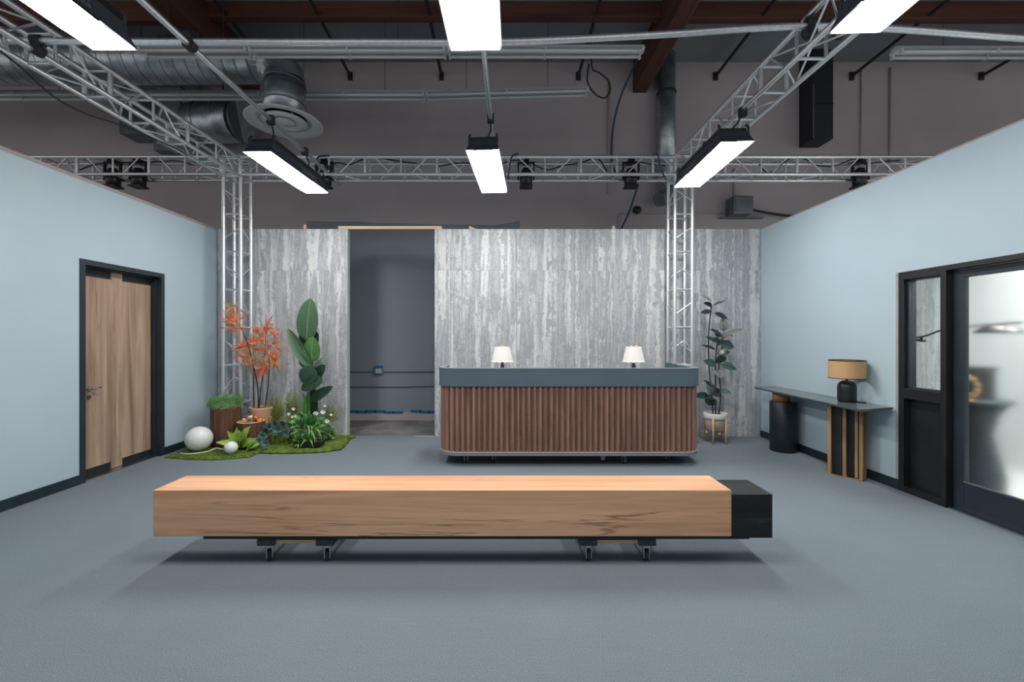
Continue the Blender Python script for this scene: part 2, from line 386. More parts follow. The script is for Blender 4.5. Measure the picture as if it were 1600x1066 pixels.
bm = bmesh.new(); bm.from_mesh(o.data); bmesh.ops.recalc_face_normals(bm, faces=bm.faces); bm.to_mesh(o.data); bm.free()
box('threshold', (XD - .03, dy0, 0), (XL - .02, dy1, .01), 'steel', dr)
hy, hz = 4.435, .925
hd_ = MB().tube([(XD, hy, hz), (XD + .012, hy, hz)], .024, 14).tube([(XD + .01, hy, hz), (XD + .055, hy, hz)], .009, 10).tube(smooth_path([(XD + .055, hy - .01, hz - .001), (XD + .06, hy + .025, hz - .002), (XD + .056, hy + .055, hz + .01), (XD + .05, hy + .09, hz + .002)]), [.009] * 18 + [.006], 8).build('door_handle', 'steel', dr)
MB().tube([(XD, hy, hz - .09), (XD + .01, hy, hz - .09)], .02, 14).build('lock_cylinder', 'antique', dr)

# right set wall with storefront door
FY0, FY1, FZ = 2.60, 4.125, 2.078
mb = MB(); mb.box((XR, YN, 0), (XR + .12, FY0, HW)); mb.box((XR, FY1, 0), (XR + .12, YB + .02, HW)); mb.box((XR, FY0, FZ), (XR + .12, FY1, HW))
wr = struct(mb.build('wall_right', 'wall_paint'), 'pale blue painted set wall holding the glazed black door', 'wall')
box('top_plate', (XR - .002, YN, HW - .006), (XR + .125, YB, HW + .008), 'wall_edge', wr)
box('corner_bead', (XR - .003, FY1 - .035, 0.095), (XR + .10, FY1 + .001, FZ), 'wall_edge', wr)
mb = MB(); mb.box((XR - .014, FY1 - .035, 0), (XR, YB, .094)); mb.box((XR - .014, YN, 0), (XR, FY0, .094))
struct(mb.build('baseboard_right', 'base_black', None, .002), 'dark teal baseboard along the right wall', 'baseboard')
win = empty('window_1', (XR, 3.87, 0), 'narrow black framed sidelight window with a solid lower panel beside the glass door', 'window', kind='structure')
SY0, SY1 = 3.651, 4.09
xf0, xf1 = XR - .012, XR + .11
mb = MB()
mb.box((xf0, SY1 - .055, 0), (xf1, SY1, FZ)); mb.box((xf0, SY0, 0), (xf1, SY0 + .048, FZ)); mb.box((xf0, SY0 + .048, FZ - .075), (xf1, SY1 - .055, FZ))
mb.box((xf0, SY0 + .048, .885), (xf1, SY1 - .055, .98)); mb.box((xf0, SY0 + .048, 0), (xf1, SY1 - .055, .055))
mb.build('window_frame', 'store_black', win, .003)
mb = MB(); ya, yb = SY0 + .048, SY1 - .055
mb.box((XR + .02, yb - .02, .98), (XR + .09, yb, FZ - .075)); mb.box((XR + .02, ya, .98), (XR + .09, ya + .012, FZ - .075)); mb.box((XR + .02, ya, FZ - .087), (XR + .09, yb, FZ - .075)); mb.box((XR + .02, ya, .98), (XR + .09, yb, .992))
mb.build('glazing_bead', 'frame_black', win)
box('pane', (XR + .055, ya + .004, .984), (XR + .061, yb - .004, FZ - .079), 'glass_clear', win)
box('lower_panel', (XR + .05, ya, .055), (XR + .075, yb, .885), 'store_black', win)
d2 = empty('door_2', (XR, 3.15, 0), 'black framed door with a large frosted glass pane', 'door', kind='structure')
mb = MB(); mb.box((xf0, FY0, FZ - .045), (xf1, SY0, FZ)); mb.box((xf0, FY0, 0), (xf1, FY0 + .05, FZ - .045))
mb.build('door_frame', 'store_black', d2, .003)
gx = XR + .045; gy0, gy1 = FY0 + .055, SY0 - .006
mb = MB()
mb.box((gx, gy1 - .085, .012), (gx + .045, gy1, FZ - .05)); mb.box((gx, gy0, .012), (gx + .045, gy0 + .085, FZ - .05))
mb.box((gx, gy0 + .085, .012), (gx + .045, gy1 - .085, .25)); mb.box((gx, gy0 + .085, 1.962), (gx + .045, gy1 - .085, FZ - .05))
lf = mb.build('door_leaf', 'frame_black', d2, .003)
box('pane', (gx + .018, gy0 + .08, .245), (gx + .026, gy1 - .08, 1.967), 'glass_frost', d2)
mb = MB(); mb.box((gx - .004, gy0 + .085, .25), (gx + .004, gy1 - .085, .262)); mb.build('glazing_bead', 'steel', lf)
mb = MB().tube([(gx - .06, gy0 + .045, .85), (gx - .06, gy0 + .045, 1.2)], .012, 10); mb.tube([(gx, gy0 + .045, .88), (gx - .06, gy0 + .045, .88)], .009, 8); mb.tube([(gx, gy0 + .045, 1.17), (gx - .06, gy0 + .045, 1.17)], .009, 8); mb.build('pull_handle', 'steel', d2)
box('threshold', (XR + .0, gy0, 0), (XR + .1, gy1, .01), 'steel', d2)
# side room wall behind the storefront
struct(box('wall_side_room', (5.7, .4, -.02), (5.82, 6.4, HW), 'travertine_pale'), 'pale stone papered wall seen through the glass door', 'wall')
struct(box('floor_side_room', (XR + .125, .4, -.02), (5.7, 6.2, -.001), 'travertine_pale'), 'grey floor of the room behind the glass door', 'floor')

struct(box('wall_front_added', (XL - .12, YN - .12, 0), (XR + .12, YN, HW), 'wall_paint'), 'unseen pale blue wall added behind the camera to hold back low fill light', 'wall')  # unseen wall added to keep low world light off the floor and bounce fill
# roof beams
def beam(name, a, b, mat, label): return struct(box(name, a, b, mat, None, .01), label, 'beam')
beam('trim_2', (2.33, YF, 5.81), (2.57, YW, ZR), 'red_beam_y', 'red-brown roof girder running back to the wall above the right tower')
beam('trim_3', (-4.55, YF, 5.81), (-4.30, YW, ZR), 'red_beam_y', 'red-brown roof girder running back on the left above the ductwork')
beam('trim_4', (2.57, 6.22, 6.11), (XWR, 6.34, ZR), 'red_beam', 'red-brown roof purlin spanning right of the girder')
beam('trim_5', (-4.30, 6.22, 6.13), (2.33, 6.34, ZR), 'red_beam', 'red-brown roof purlin between the two girders')
beam('trim_6', (XWL, 6.22, 6.08), (-4.55, 6.34, ZR), 'red_beam', 'red-brown roof purlin at the far left')
beam('trim_7', (2.57, 3.7, 6.11), (XWR, 3.82, ZR), 'red_beam', 'nearer red-brown roof purlin spanning right of the girder')
beam('trim_8', (-4.30, 3.7, 6.13), (2.33, 3.82, ZR), 'red_beam', 'nearer red-brown roof purlin between the two girders')
for i, (x, lab) in enumerate(((-4.02, 'beside the left girder'), (-2.69, 'above the round air diffuser'), (-1.07, 'left of the middle light panels'), (1.36, 'above the hanging cable loop'), (3.80, 'right of the girder'), (6.22, 'right of the black duct'), (8.52, 'at the far right'))):
    o = empty('roof_strut', (x, YW, 6.1), 'dark steel roof strut angled to the rear wall ' + lab, 'strut', 'steel struts under the roof')
    strut('bar', (x, YW, 6.10), (x + .02, 5.3, 6.2), .026, 'dark_steel', o, 6)
    box('bracket', (x - .04, YW - .03, 6.03), (x + .04, YW, 6.17), 'dark_steel', o)
    strut('hanger', (x + .02, 6.28, 6.16), (x + .02, 6.28, 6.3), .012, 'dark_steel', o, 6)

exec_later = []
# ================================================================== TRUSSES
def truss(name, p0, p1, label, vert=False, s=.24, r=.0245, pitch=.5, skip=(0, 0)):
    p0, p1 = Vector(p0), Vector(p1); d = (p1 - p0); L = d.length; d.normalize()
    if vert: a, b = Vector((1, 0, 0)), Vector((0, 1, 0))
    else: b = Vector((0, 0, 1)); a = b.cross(d).normalized()
    root = empty(name, p0, label, 'truss', 'aluminium lighting truss')
    cor = [a * s / 2 * i + b * s / 2 * j for i, j in ((-1, -1), (1, -1), (1, 1), (-1, 1))]
    for c in cor: strut('chord', p0 + c, p1 + c, r, 'aluminium', root, 12)
    n = max(1, round(L / pitch)); st = L / n
    for f in range(4):
        c0, c1 = cor[f], cor[(f + 1) % 4]
        side = (f % 2 == 1) and not vert
        for k in range(n + 1):
            q = p0 + d * (st * k)
            if k in (0, n): 
                strut('end_bar', q + c0, q + c1, .02, 'aluminium', root, 8)
            else: strut('rung', q + c0, q + c1, .02 if (side and k % 2 == 0) else .0135, 'aluminium', root, 8)
            if k < n:
                hb_ = .085 if vert else .12; qa, qb = q + d * (st / 2 - hb_), q + d * (st / 2 + hb_)
                if (k + f) % 2: strut('brace', qa + c0, qb + c1, .0095, 'aluminium', root, 6)
                else: strut('brace', qa + c1, qb + c0, .0095, 'aluminium', root, 6)
    return root
TY = 6.05; TXL, TXR = -3.745, 2.525
ZT = 3.845
tl = truss('truss_tower', (TXL, TY, .02), (TXL, TY, 3.70), 'silver box truss tower standing behind the log and red tree at left', True)
tr = truss('truss_tower', (TXR, TY, .02), (TXR, TY, 3.70), 'silver box truss tower standing behind the right end of the counter', True)
for t_, x in ((tl, TXL), (tr, TXR)): box('base_plate', (x - .19, TY - .19, 0), (x + .19, TY + .19, .02), 'steel', t_)
truss('back_truss', (-6.9, TY, ZT), (6.6, TY, ZT), 'long silver truss spanning across the back of the set')
truss('side_truss', (TXL, TY - .14, ZT - .03), (TXL - .04, -.4, ZT - .03), 'silver truss running from the left tower toward the camera')
truss('side_truss', (TXR, TY - .14, ZT + .01), (TXR, -.4, ZT + .01), 'silver truss running from the right tower toward the camera')
# corner blocks
for x, lab in ((TXL, 'left'), (TXR, 'right')):
    o = empty('corner_block', (x, TY, ZT - .12), 'bolted corner block joining the trusses above the %s tower' % lab, 'truss block', 'truss corner blocks')
    for i in (-1, 1):
        for j in (-1, 1):
            strut('post', (x + i * .12, TY + j * .12, ZT - .145), (x + i * .12, TY + j * .12, ZT + .145), .027, 'aluminium', o, 10)
    box('plate', (x - .15, TY - .15, ZT - .15), (x + .15, TY + .15, ZT - .143), 'aluminium', o)

# ================================================================== PIPES
def pipe(name, pts, r, label, mat='aluminium', cat='pipe', smooth=True):
    o = MB().tube(smooth_path(pts) if smooth else pts, r, 12).build(name, mat); return tag(o, label, cat)
ZP = 3.74
pipe('cross_pipe', [(-4.6, 3.33, 3.775), (-3.7, 3.33, 3.772), (-2.42, 3.33, 3.765), (-1.1, 3.33, 3.762), (.03, 3.33, 3.765), (1.2, 3.33, 3.82), (2.25, 3.33, 3.885), (2.98, 3.33, 3.87), (4.1, 3.33, 3.79), (5.2, 3.33, 3.73)], .025, 'long bowed silver pipe lying across both side trusses')
pipe('long_pipe', [(-2.46, .3, ZP), (-2.41, 6.35, ZP)], .024, 'straight silver pipe running back over the left light panels', smooth=False)
pipe('long_pipe', [(-.22, .3, ZP - .01), (-.07, 6.3, ZP - .01)], .021, 'straight silver pipe running back over the middle light panels', smooth=False)
def clamp(p, label, s=1.0):
    o = empty('pipe_clamp', p, label, 'clamp', 'black pipe clamps'); x, y, z = p
    MB().lathe([(.034 * s, -.03 * s), (.045 * s, -.03 * s), (.045 * s, .03 * s), (.034 * s, .03 * s)], (0, 0, 0), 14, Matrix.Translation(p) @ Matrix.Rotation(PI / 2, 4, 'X')).build('jaw', 'dark_steel', o)
    MB().lathe([(.034 * s, -.03 * s), (.045 * s, -.03 * s), (.045 * s, .03 * s), (.034 * s, .03 * s)], (0, 0, 0), 14, Matrix.Translation((x, y, z + .07 * s)) @ Matrix.Rotation(PI / 2, 4, 'Y')).build('jaw', 'dark_steel', o)
    MB().tube([(x + .04 * s, y, z - .02), (x + .06 * s, y, z + .1 * s)], .008, 8).tube([(x - .03 * s, y + .03, z + .03 * s), (x - .06 * s, y + .03, z + .12 * s)], .008, 8).build('wing_bolt', 'dark_steel', o)
clamp((-2.432, 3.33, ZP), 'black clamp where the left pipe crosses the long bowed pipe')
clamp((-3.62, 3.33, 3.70), 'black clamp holding the bowed pipe on the left truss')
clamp((2.40, 3.33, 3.84), 'black clamp holding the bowed pipe on the right truss near its inner chord')
clamp((2.64, 3.33, 3.84), 'black clamp holding the bowed pipe on the right truss near its outer chord')
clamp((-2.412, 5.95, ZP), 'black clamp fixing the left pipe to the back truss')

# ================================================================== LIGHT PANELS
def light_panel(c, rz, wd, ln, label, hang, group='soft light panels hung over the set', tilt=0, glow='panel_light'):
    o = empty('light_panel', c, label, 'studio light', group, rz)
    M = pw(o) @ Matrix.Rotation(tilt, 4, 'X')
    a, b = wd / 2, ln / 2
    rings = [(a, b, 0), (a * .93, b - .03, .035), (a * .87, b - .055, .075), (a * .85, b - .065, .12)]
    vs_ = []; fs = []
    for (x, y, z) in rings: vs_ += [M @ Vector(p) for p in ((-x, -y, z), (x, -y, z), (x, y, z), (-x, y, z))]
    for i in range(3):
        for k in range(4): fs.append((4 * i + k, 4 * i + (k + 1) % 4, 4 * i + 4 + (k + 1) % 4, 4 * i + 4 + k))
    fs.append((12, 13, 14, 15))
    sk = MB().add(vs_, fs).build('fabric_skirt', 'fabric_black', o)
    e = .012
    vs2 = []; fs2 = []; nx, ny = 6, 10
    for j in range(ny + 1):
        for i in range(nx + 1):
            tx_, ty_ = 2 * i / nx - 1, 2 * j / ny - 1
            vs2.append(M @ Vector((tx_ * (a - e), ty_ * (b - e), -.004 - .05 * (1 - tx_ ** 4) * (1 - ty_ ** 6))))
    for j in range(ny):
        for i in range(nx): q = j * (nx + 1) + i; fs2.append((q, q + 1, q + nx + 2, q + nx + 1))
    MB().add(vs2, fs2, True).build('diffuser', glow, o)
    hb = MB().box((-a * .8, -b + .1, .12), (a * .8, b - .1, .17), M).build('lamp_housing', 'black_plastic', o)
    for s_ in (-1, 1):
        for t_ in (-1, 1):
            MB().tube([M @ Vector((s_ * a * .84, t_ * (b - .08), .1)), M @ Vector((s_ * a * .84, t_ * (b - .08), .17)), M @ Vector((s_ * a * .8, t_ * (b - .11), .2))], .012, 6).build('strap', 'fabric_black', o)
    for y in (-.38, .38):
        p = M @ Vector((0, y * ln / 1.24, .17)); q = Vector((hang(p.y), p.y, ZP if hang(p.y) < 1 else (ZT - .14 if hang(p.y) < 3 else 3.066)))
        MB().tube([p, (p + q) / 2 + Vector((.03, 0, 0)), q], .009, 6).build('hanger', 'dark_steel', o)
        MB().box((q.x - .035, q.y - .03, q.z - .045), (q.x + .035, q.y + .03, q.z + .045)).build('hanger_clamp', 'dark_steel', o, .008)
    # fabric lettering on the skirt side
    for s_ in (-1, 1):
        cu = bpy.data.curves.new('lettering', 'FONT'); cu.body = 'SNAPBAG'; cu.size = .075; cu.align_x = 'CENTER'; cu.align_y = 'CENTER'
        to = bpy.data.objects.new('lettering', cu); col.objects.link(to)
        dg = bpy.context.evaluated_depsgraph_get(); me = bpy.data.meshes.new_from_object(to.evaluated_get(dg)); bpy.data.objects.remove(to)
        me.materials.clear(); me.materials.append(MATS['grey_mark'])
        n_ = Vector((s_ * (.08), 0, a * .13)).normalized(); x_ = Vector((0, s_, 0)); y_ = n_.cross(x_)
        R = Matrix((x_, y_, n_)).transposed().to_4x4()
        me.transform(M @ Matrix.Translation((s_ * (a * .905 + .004), .12 * ln, .052)) @ R); link_mesh('lettering', me, o)
    return o
ZL = 3.31
hl = lambda y: -2.46 + .05 * (y - .3) / 6.05
hm = lambda y: -.22 + .15 * (y - .3) / 6.0
hr = lambda y: 2.405
light_panel((-2.40, 4.86, ZL), -.06, .305, 1.24, 'glowing soft light panel hung at the left in front of the back truss', hl)
light_panel((-.143, 4.83, ZL), -.08, .335, 1.26, 'glowing soft light panel hung in the middle in front of the back truss', hm)
light_panel((2.25, 4.64, ZL), -.04, .325, 1.24, 'glowing soft light panel hung at the right in front of the back truss', hr)
light_panel((-2.49, 2.135, ZL), 0, .29, 1.24, 'nearest glowing soft light panel cut by the frame at upper left', hl)
light_panel((-.185, 2.135, ZL), -.03, .335, 1.24, 'nearest glowing soft light panel cut by the frame at top centre', hm)
light_panel((2.12, 1.98, ZL), -.04, .31, 1.24, 'nearest glowing soft light panel cut by the frame at upper right', hr)
light_panel((4.9, 3.6, 2.82), 0, .6, 1.3, 'unseen soft light panel added to brighten the room behind the glass door', lambda y: 4.9, 'added side room light', 0, 'panel_light_added')  # added lamp, hidden by the right wall, brightens the view through the door glass

for y_, lab in ((3.202, 'nearer'), (3.998, 'farther')): tag(MB().tube([(XR + .09, y_, 3.066), (5.76, y_, 3.066)], .014, 8).build('cross_pipe', 'aluminium'), lab + ' short pipe carrying the added light panel of the side room', 'pipe')
# ================================================================== FLUORESCENT STRIPS
def fluoro(xa, xb, y, z, label, dz=0):
    o = empty('fluorescent_strip', ((xa + xb) / 2, y, z), label, 'light fixture', 'unlit fluorescent strips under the roof')
    L = Vector((xa, y, z)); R = Vector((xb, y, z + dz))
    MB().add([L + Vector(p) for p in ((0, -.075, .03), (0, .075, .03), (0, .035, .09), (0, -.035, .09))] + [R + Vector(p) for p in ((0, -.075, .03), (0, .075, .03), (0, .035, .09), (0, -.035, .09))], [(0, 1, 2, 3), (4, 7, 6, 5), (0, 4, 5, 1), (1, 5, 6, 2), (2, 6, 7, 3), (3, 7, 4, 0)]).build('housing', 'white_metal', o)
    for yy in (-.06, .06):
        MB().tube([L + Vector((.04, yy, 0)), R + Vector((-.04, yy, 0))], .019, 10).build('tube', 'tube_white', o)
        for p in (L + Vector((.03, yy, 0)), R + Vector((-.03, yy, 0)), (L + R) / 2 + Vector((0, yy, 0))):
            MB().box((p.x - .012, p.y - .02, p.z - .024), (p.x + .012, p.y + .02, p.z + .035)).build('socket', 'white_metal', o)
    for k in (.25, .75):
        p = L.lerp(R, k); MB().tube([p + Vector((0, 0, .09)), (p.x, y, ZR)], .004, 5).build('hanging_wire', 'dark_steel', o)
FZ_ = CAMH + 3.52
fluoro(-.68, 1.76, 5.3, FZ_, 'unlit white fluorescent strip ending at the right girder')
fluoro(-3.12, -.68, 5.3, FZ_, 'unlit white fluorescent strip above the middle of the set')
fluoro(-4.48, -3.12, 5.3, FZ_, 'shorter unlit white fluorescent strip ending near the left girder')
fluoro(4.92, 7.36, 5.35, FZ_ + .02, 'unlit white fluorescent strip above the right wall')
fluoro(-1.14, 1.30, 6.4, FZ_ + .08, 'distant unlit fluorescent strip behind the middle light panels', .06)
fluoro(-3.58, -1.14, 6.4, FZ_ + .08, 'distant unlit fluorescent strip behind the round diffuser')
fluoro(-6.02, -3.58, 6.4, FZ_ + .08, 'distant unlit fluorescent strip behind the spiral duct')
fluoro(-8.46, -6.02, 6.4, FZ_ + .08, 'distant unlit fluorescent strip at the far left')

# ================================================================== DUCTS
DX, DYY, DZ_ = -3.0, 5.9, 5.26
du = empty('spiral_duct', (DX, DYY, DZ_), 'galvanised spiral air duct crossing the upper left and turning down', 'duct')
MB().tube([(-10.6, DYY, DZ_ - .04), (DX - .36, DYY, DZ_)], .264, 32).build('duct_run', 'galvanised', du)
x = -10.2
sm = MB()
while x < DX - .4:
    pts = [(x + .09 * k / 24, DYY + .2655 * math.cos(2 * PI * k / 24), DZ_ - .02 + .2655 * math.sin(2 * PI * k / 24)) for k in range(25)]
    MB().tube(pts, .0045, 4, False).build('seam', 'seam', du); x += .165
el = [(DX - .36, DYY, DZ_), (DX - .22, DYY, DZ_ - .02), (DX - .1, DYY, DZ_ - .08), (DX - .02, DYY, DZ_ - .18), (DX, DYY, DZ_ - .3)]
MB().tube(el, .27, 28, False, False).build('elbow', 'galvanised', du)
MB().tube([(DX, DYY, DZ_ - .28), (DX, DYY, 4.48)], .264, 32).build('drop', 'galvanised', du)
for z in (DZ_ - .3, DZ_ - .36, 4.9, 4.66): MB().lathe([(.264, 0), (.272, .006), (.272, .018), (.264, .024)], (DX, DYY, z), 32).build('band', 'seam', du)
df = empty('air_diffuser', (DX, DYY, 4.43), 'round white air diffuser plate under the duct', 'air diffuser')
MB().lathe([(0.262, .06), (0.301, .04), (0.491, .0), (0.496, -.008), (0.479, -.012), (0.379, -.002), (0.334, .025), (0.329, .05)], (DX, DYY, 4.43), 40).build('outer_ring', 'white_metal', df)
MB().lathe([(0.290, .012), (0.292, .004), (0.223, -.016), (0.156, .006), (0.154, .02)], (DX, DYY, 4.43), 36).build('middle_cone', 'white_metal', df)
MB().lathe([(0.132, .006), (0.112, -.014), (0.000, -.022)], (DX, DYY, 4.43), 28).build('centre_disc', 'white_metal', df)
MB().lathe([(0.323, .05), (0.000, .05)], (DX, DYY, 4.43), 28).build('dark_throat', 'black_plastic', df)
for k in range(4):
    a = PI / 4 + k * PI / 2
    MB().tube([(DX + .08 * math.cos(a), DYY + .08 * math.sin(a), 4.44), (DX + .29 * math.cos(a), DYY + .29 * math.sin(a), 4.46)], .006, 5).build('spoke', 'white_metal', df)
# boxed plenum and elbow behind the left truss
o = empty('air_handler', (-6.05, 7.4, 4.91), 'dark galvanised sheet metal box duct on the rear wall at left', 'duct')
box('body', (-6.47, 7.22, 4.91), (-5.68, YW - .02, ZR), 'galv_dark', o, .006)
box('flange', (-6.49, 7.20, 5.45), (-5.66, YW - .02, 5.49), 'galvanised', o)
box('lower_box', (-5.96, 7.3, 4.66), (-5.66, YW - .02, 4.905), 'galv_dark', o, .004)
o = empty('riser_duct', (-5.3, 7.1, 4.6), 'grey vertical rectangular duct with a round elbow branch', 'duct')
box('riser', (-5.58, 6.9, 4.60), (-5.2, 7.3, ZR), 'galvanised', o, .005)
box('riser_seam', (-5.585, 6.895, 5.5), (-5.195, 7.305, 5.53), 'seam', o)
MB().tube([(-5.2, 7.1, 5.03), (-4.95, 7.1, 5.03), (-4.6, 7.05, 5.02), (-4.25, 6.95, 4.98)], [.27, .33, .33, .32], 26).build('round_branch', 'galvanised', o)
for x, r in ((-4.95, .338), (-4.6, .338), (-4.27, .33)): MB().lathe([(r - .008, -.012), (r, -.006), (r, .006), (r - .008, .012)], (0, 0, 0), 26, Matrix.Translation((x, 7.1 if x < -4.9 else (7.05 if x < -4.5 else 6.955), 5.03 if x < -4.5 else 4.983)) @ Matrix.Rotation(PI / 2, 4, 'Y')).build('band', 'seam', o)
MB().tube([(-4.6, 7.05, 5.34), (-4.6, 7.05, ZR)], .012, 6).build('hanger_rod', 'dark_steel', o)
# black drop duct at right
o = empty('black_duct', (5.46, 7.42, 4.83), 'tall black boxed duct hanging from the roof at right', 'duct')
box('duct_body', (5.29, 7.25, 4.83), (5.63, YW - .005, ZR), 'black_paint', o, .006)
box('corner_seam', (5.285, 7.243, 4.85), (5.30, 7.255, 5.75), 'seam', o)
box('joint_band', (5.285, 7.245, 5.42), (5.635, YW - .006, 5.435), 'black_plastic', o)
# round vent stack
o = empty('vent_stack', (2.86, 7.4, 3.9), 'galvanised vertical vent pipe beside the right girder', 'duct')
MB().tube([(2.86, 7.42, 3.95), (2.86, 7.42, ZR)], .155, 26).build('stack', 'galvanised', o)
MB().lathe([(.155, 0), (.165, .01), (.165, .05), (.155, .06)], (2.86, 7.42, 5.66), 26).build('strap', 'dark_steel', o)
MB().tube([(2.86, 7.42, 4.05), (2.86, 7.4, 3.95), (2.78, 7.35, 3.85), (2.68, 7.3, 3.82)], [.155, .15, .13, .12], 22).build('elbow', 'galv_dark', o)

# ================================================================== WALL CONDUITS, BOX, CABLES
def conduit(pts, r, label, mat='back_paint', cat='conduit'):
    return tag(MB().tube(pts, r, 8).build('conduit', mat), label, cat)
conduit([(-3.4, YW - .02, .857), (-.3, YW - .02, .857)], .017, 'upper slate painted conduit seen through the doorway', 'slate_paint')
conduit([(-3.4, YW - .02, .585), (-1.9, YW - .02, .59), (-.3, YW - .02, .61)], .017, 'lower slate painted conduit seen through the doorway', 'slate_paint')
o = empty('outlet_box', (-2.18, YW - .03, .86), 'small outlet box edged with blue tape in the doorway', 'outlet')
box('box_body', (-2.255, YW - .06, .81), (-2.105, YW, .925), 'slate_paint', o, .006)
box('blue_tape', (-2.25, YW - .063, .905), (-2.11, YW - .0, .955), 'tape_blue', o)
box('blue_tape', (-2.262, YW - .062, .815), (-2.245, YW - .0, .93), 'tape_blue', o)
for i in (-1, 1):
    for j in (-1, 1): box('socket', (-2.18 + i * .024 - .015, YW - .068, .868 + j * .02 - .014), (-2.18 + i * .024 + .015, YW - .06, .868 + j * .02 + .014), 'white_metal', o)
conduit([(1.9, YW - .02, 4.0), (1.9, YW - .02, 6.0)], .018, 'mauve painted conduit rising left of the vent pipe')
conduit([(2.08, YW - .02, 2.6), (2.08, YW - .02, 3.60), (2.12, YW - .02, 3.66), (4.0, YW - .02, 3.66)], .012, 'thin bent conduit low on the mauve wall')
conduit([(6.38, YW - .02, 3.0), (6.38, YW - .02, 6.2)], .013, 'thin mauve conduit rising on the rear wall above the right wall')
conduit([(6.9, YW - .02, 3.0), (6.9, YW - .02, 6.25)], .018, 'thicker mauve conduit at the right of the rear wall')
conduit([(4.13, YW - .02, 3.9), (4.13, YW - .02, 4.45)], .02, 'short conduit rising from the grey box')
o = empty('speaker_box', (4.13, 7.45, 3.58), 'dark grey box unit mounted on the rear wall at right', 'electrical box')
box('case', (3.97, 7.3, 3.58), (4.31, YW - .02, 3.89), 'galv_dark', o, .02); box('front_plate', (4.0, 7.29, 3.61), (4.29, 7.305, 3.86), 'galv_dark', o, .006); box('badge', (4.15, 7.287, 3.625), (4.21, 7.291, 3.64), 'grey_mark', o)
box('shelf', (3.85, 7.52, 3.562), (4.62, YW, 3.578), 'galv_dark', o)
tag(MB().tube(smooth_path([(4.3, 7.4, 3.68), (4.7, 7.45, 3.62), (5.2, 7.5, 3.58), (5.8, 7.5, 3.57)]), .022, 8).build('cable', 'cable_black'), 'thick black cable leaving the grey wall box to the right', 'cable')
tag(MB().lathe([(.0, .06), (.05, .06), (.07, .04), (.075, 0)], (0, 0, 0), 20, Matrix.Translation((2.4, YW, 3.72)) @ Matrix.Rotation(PI / 2, 4, 'X')).build('wall_bell', 'black_plastic'), 'small round black fitting on the rear wall', 'bell')
def cable(pts, r, label, mat='cable_black'): return tag(MB().tube(smooth_path(pts), r, 6).build('cable', mat), label, 'cable')
cable([(2.26, 7.0, 6.1), (2.05, 7.4, 5.6), (1.94, 7.5, 5.0), (1.97, 7.5, 4.4), (1.98, 6.6, 3.98)], .018, 'blue cable dropping from the girder to the back truss', 'cable_blue')
cable([(2.0, 6.25, 3.7), (1.97, 6.6, 3.4), (1.95, 7.0, 3.2), (1.95, 7.3, 2.9)], .016, 'blue cable hanging below the back truss at right', 'cable_blue')
cable([P(920, 100, 6.4), P(918, 128, 6.4), P(930, 147, 6.4), P(945, 153, 6.4), P(953, 142, 6.4), P(950, 125, 6.4), P(935, 113, 6.4), P(925, 105, 6.4), P(922, 60, 6.35)], .012, 'dark cable looped below the roof in the middle')
cable([P(0, 80, 3.2), P(35, 107, 3.3), P(80, 148, 3.5), P(130, 176, 3.8), P(200, 200, 4.2), P(280, 235, 5.0), P(305, 255, 5.6)], .008, 'thin black cable slung along the left truss')
random.seed(11)
def truss_cable(xa, xb, label):
    pts = []; n = int((xb - xa) / .22)
    for i in range(n + 1):
        pts.append((xa + (xb - xa) * i / n, TY + random.uniform(-.1, .1), ZT + .12 - abs(random.gauss(0, .07))))
    return cable(pts, .009, label)
truss_cable(-6.0, -4.3, 'black cables tangled in the back truss above the left wall')
truss_cable(-2.6, -1.2, 'black cables tangled in the back truss beside the left light panel')
truss_cable(-.9, .3, 'black cables strung in the back truss behind the middle light panel')
truss_cable(.4, 2.3, 'black cables strung in the back truss left of the right tower')
truss_cable(3.6, 5.6, 'black cables tangled in the back truss above the right wall')
cable([P(515, 243, 5.9), P(497, 246, 5.86), P(493, 262, 5.86), P(500, 282, 5.86)], .01, 'black cable end curling over the truss beside the left light panel')
cable([P(1020, 240, 5.86), P(1028, 243, 5.84), P(1032, 262, 5.84), P(1040, 280, 5.84)], .011, 'blue cable end dangling at the right end of the middle truss', 'cable_blue')
cable([P(810, 240, 5.86), P(800, 245, 5.85), P(796, 262, 5.85), P(794, 280, 5.85)], .01, 'black cable end curling over the truss right of the middle panel')
def truss_light(x, label, s=1.0, dz=0):
    o = empty('stage_light', (x, TY, ZT - .12), label, 'stage light', 'small black stage lights on the back truss')
    z = ZT - .05 + dz
    MB().lathe([(.05, -.15), (.085, -.14), (.09, -.02), (.075, .05), (.05, .1), (.0, .11)], (x, TY + .02, z - .04), 16).build('lamp_body', 'black_plastic', o)
    MB().box((x - .12, TY - .01, z - .1), (x - .1, TY + .03, z + .14)).box((x + .1, TY - .01, z - .1), (x + .12, TY + .03, z + .14)).box((x - .12, TY - .01, z + .13), (x + .12, TY + .03, z + .15)).build('yoke', 'black_plastic', o)
    MB().box((x - .04, TY - .04, z + .14), (x + .04, TY + .12, z + .19)).build('truss_hook', 'black_plastic', o)
    MB().box((x - .09, TY - .07, z - .21), (x + .09, TY + .1, z - .185)).build('lens_ring', 'black_plastic', o, .008)
for u, lab in ((175, 'nearest the left wall top'), (215, 'second from the left wall'), (507, 'beside the left light panel'), (822, 'right of the middle light panel'), (986, 'left of the right tower'), (1345, 'above the right wall')):
    truss_light((u - CU) * TY / FPX, 'small black stage light on the back truss ' + lab)
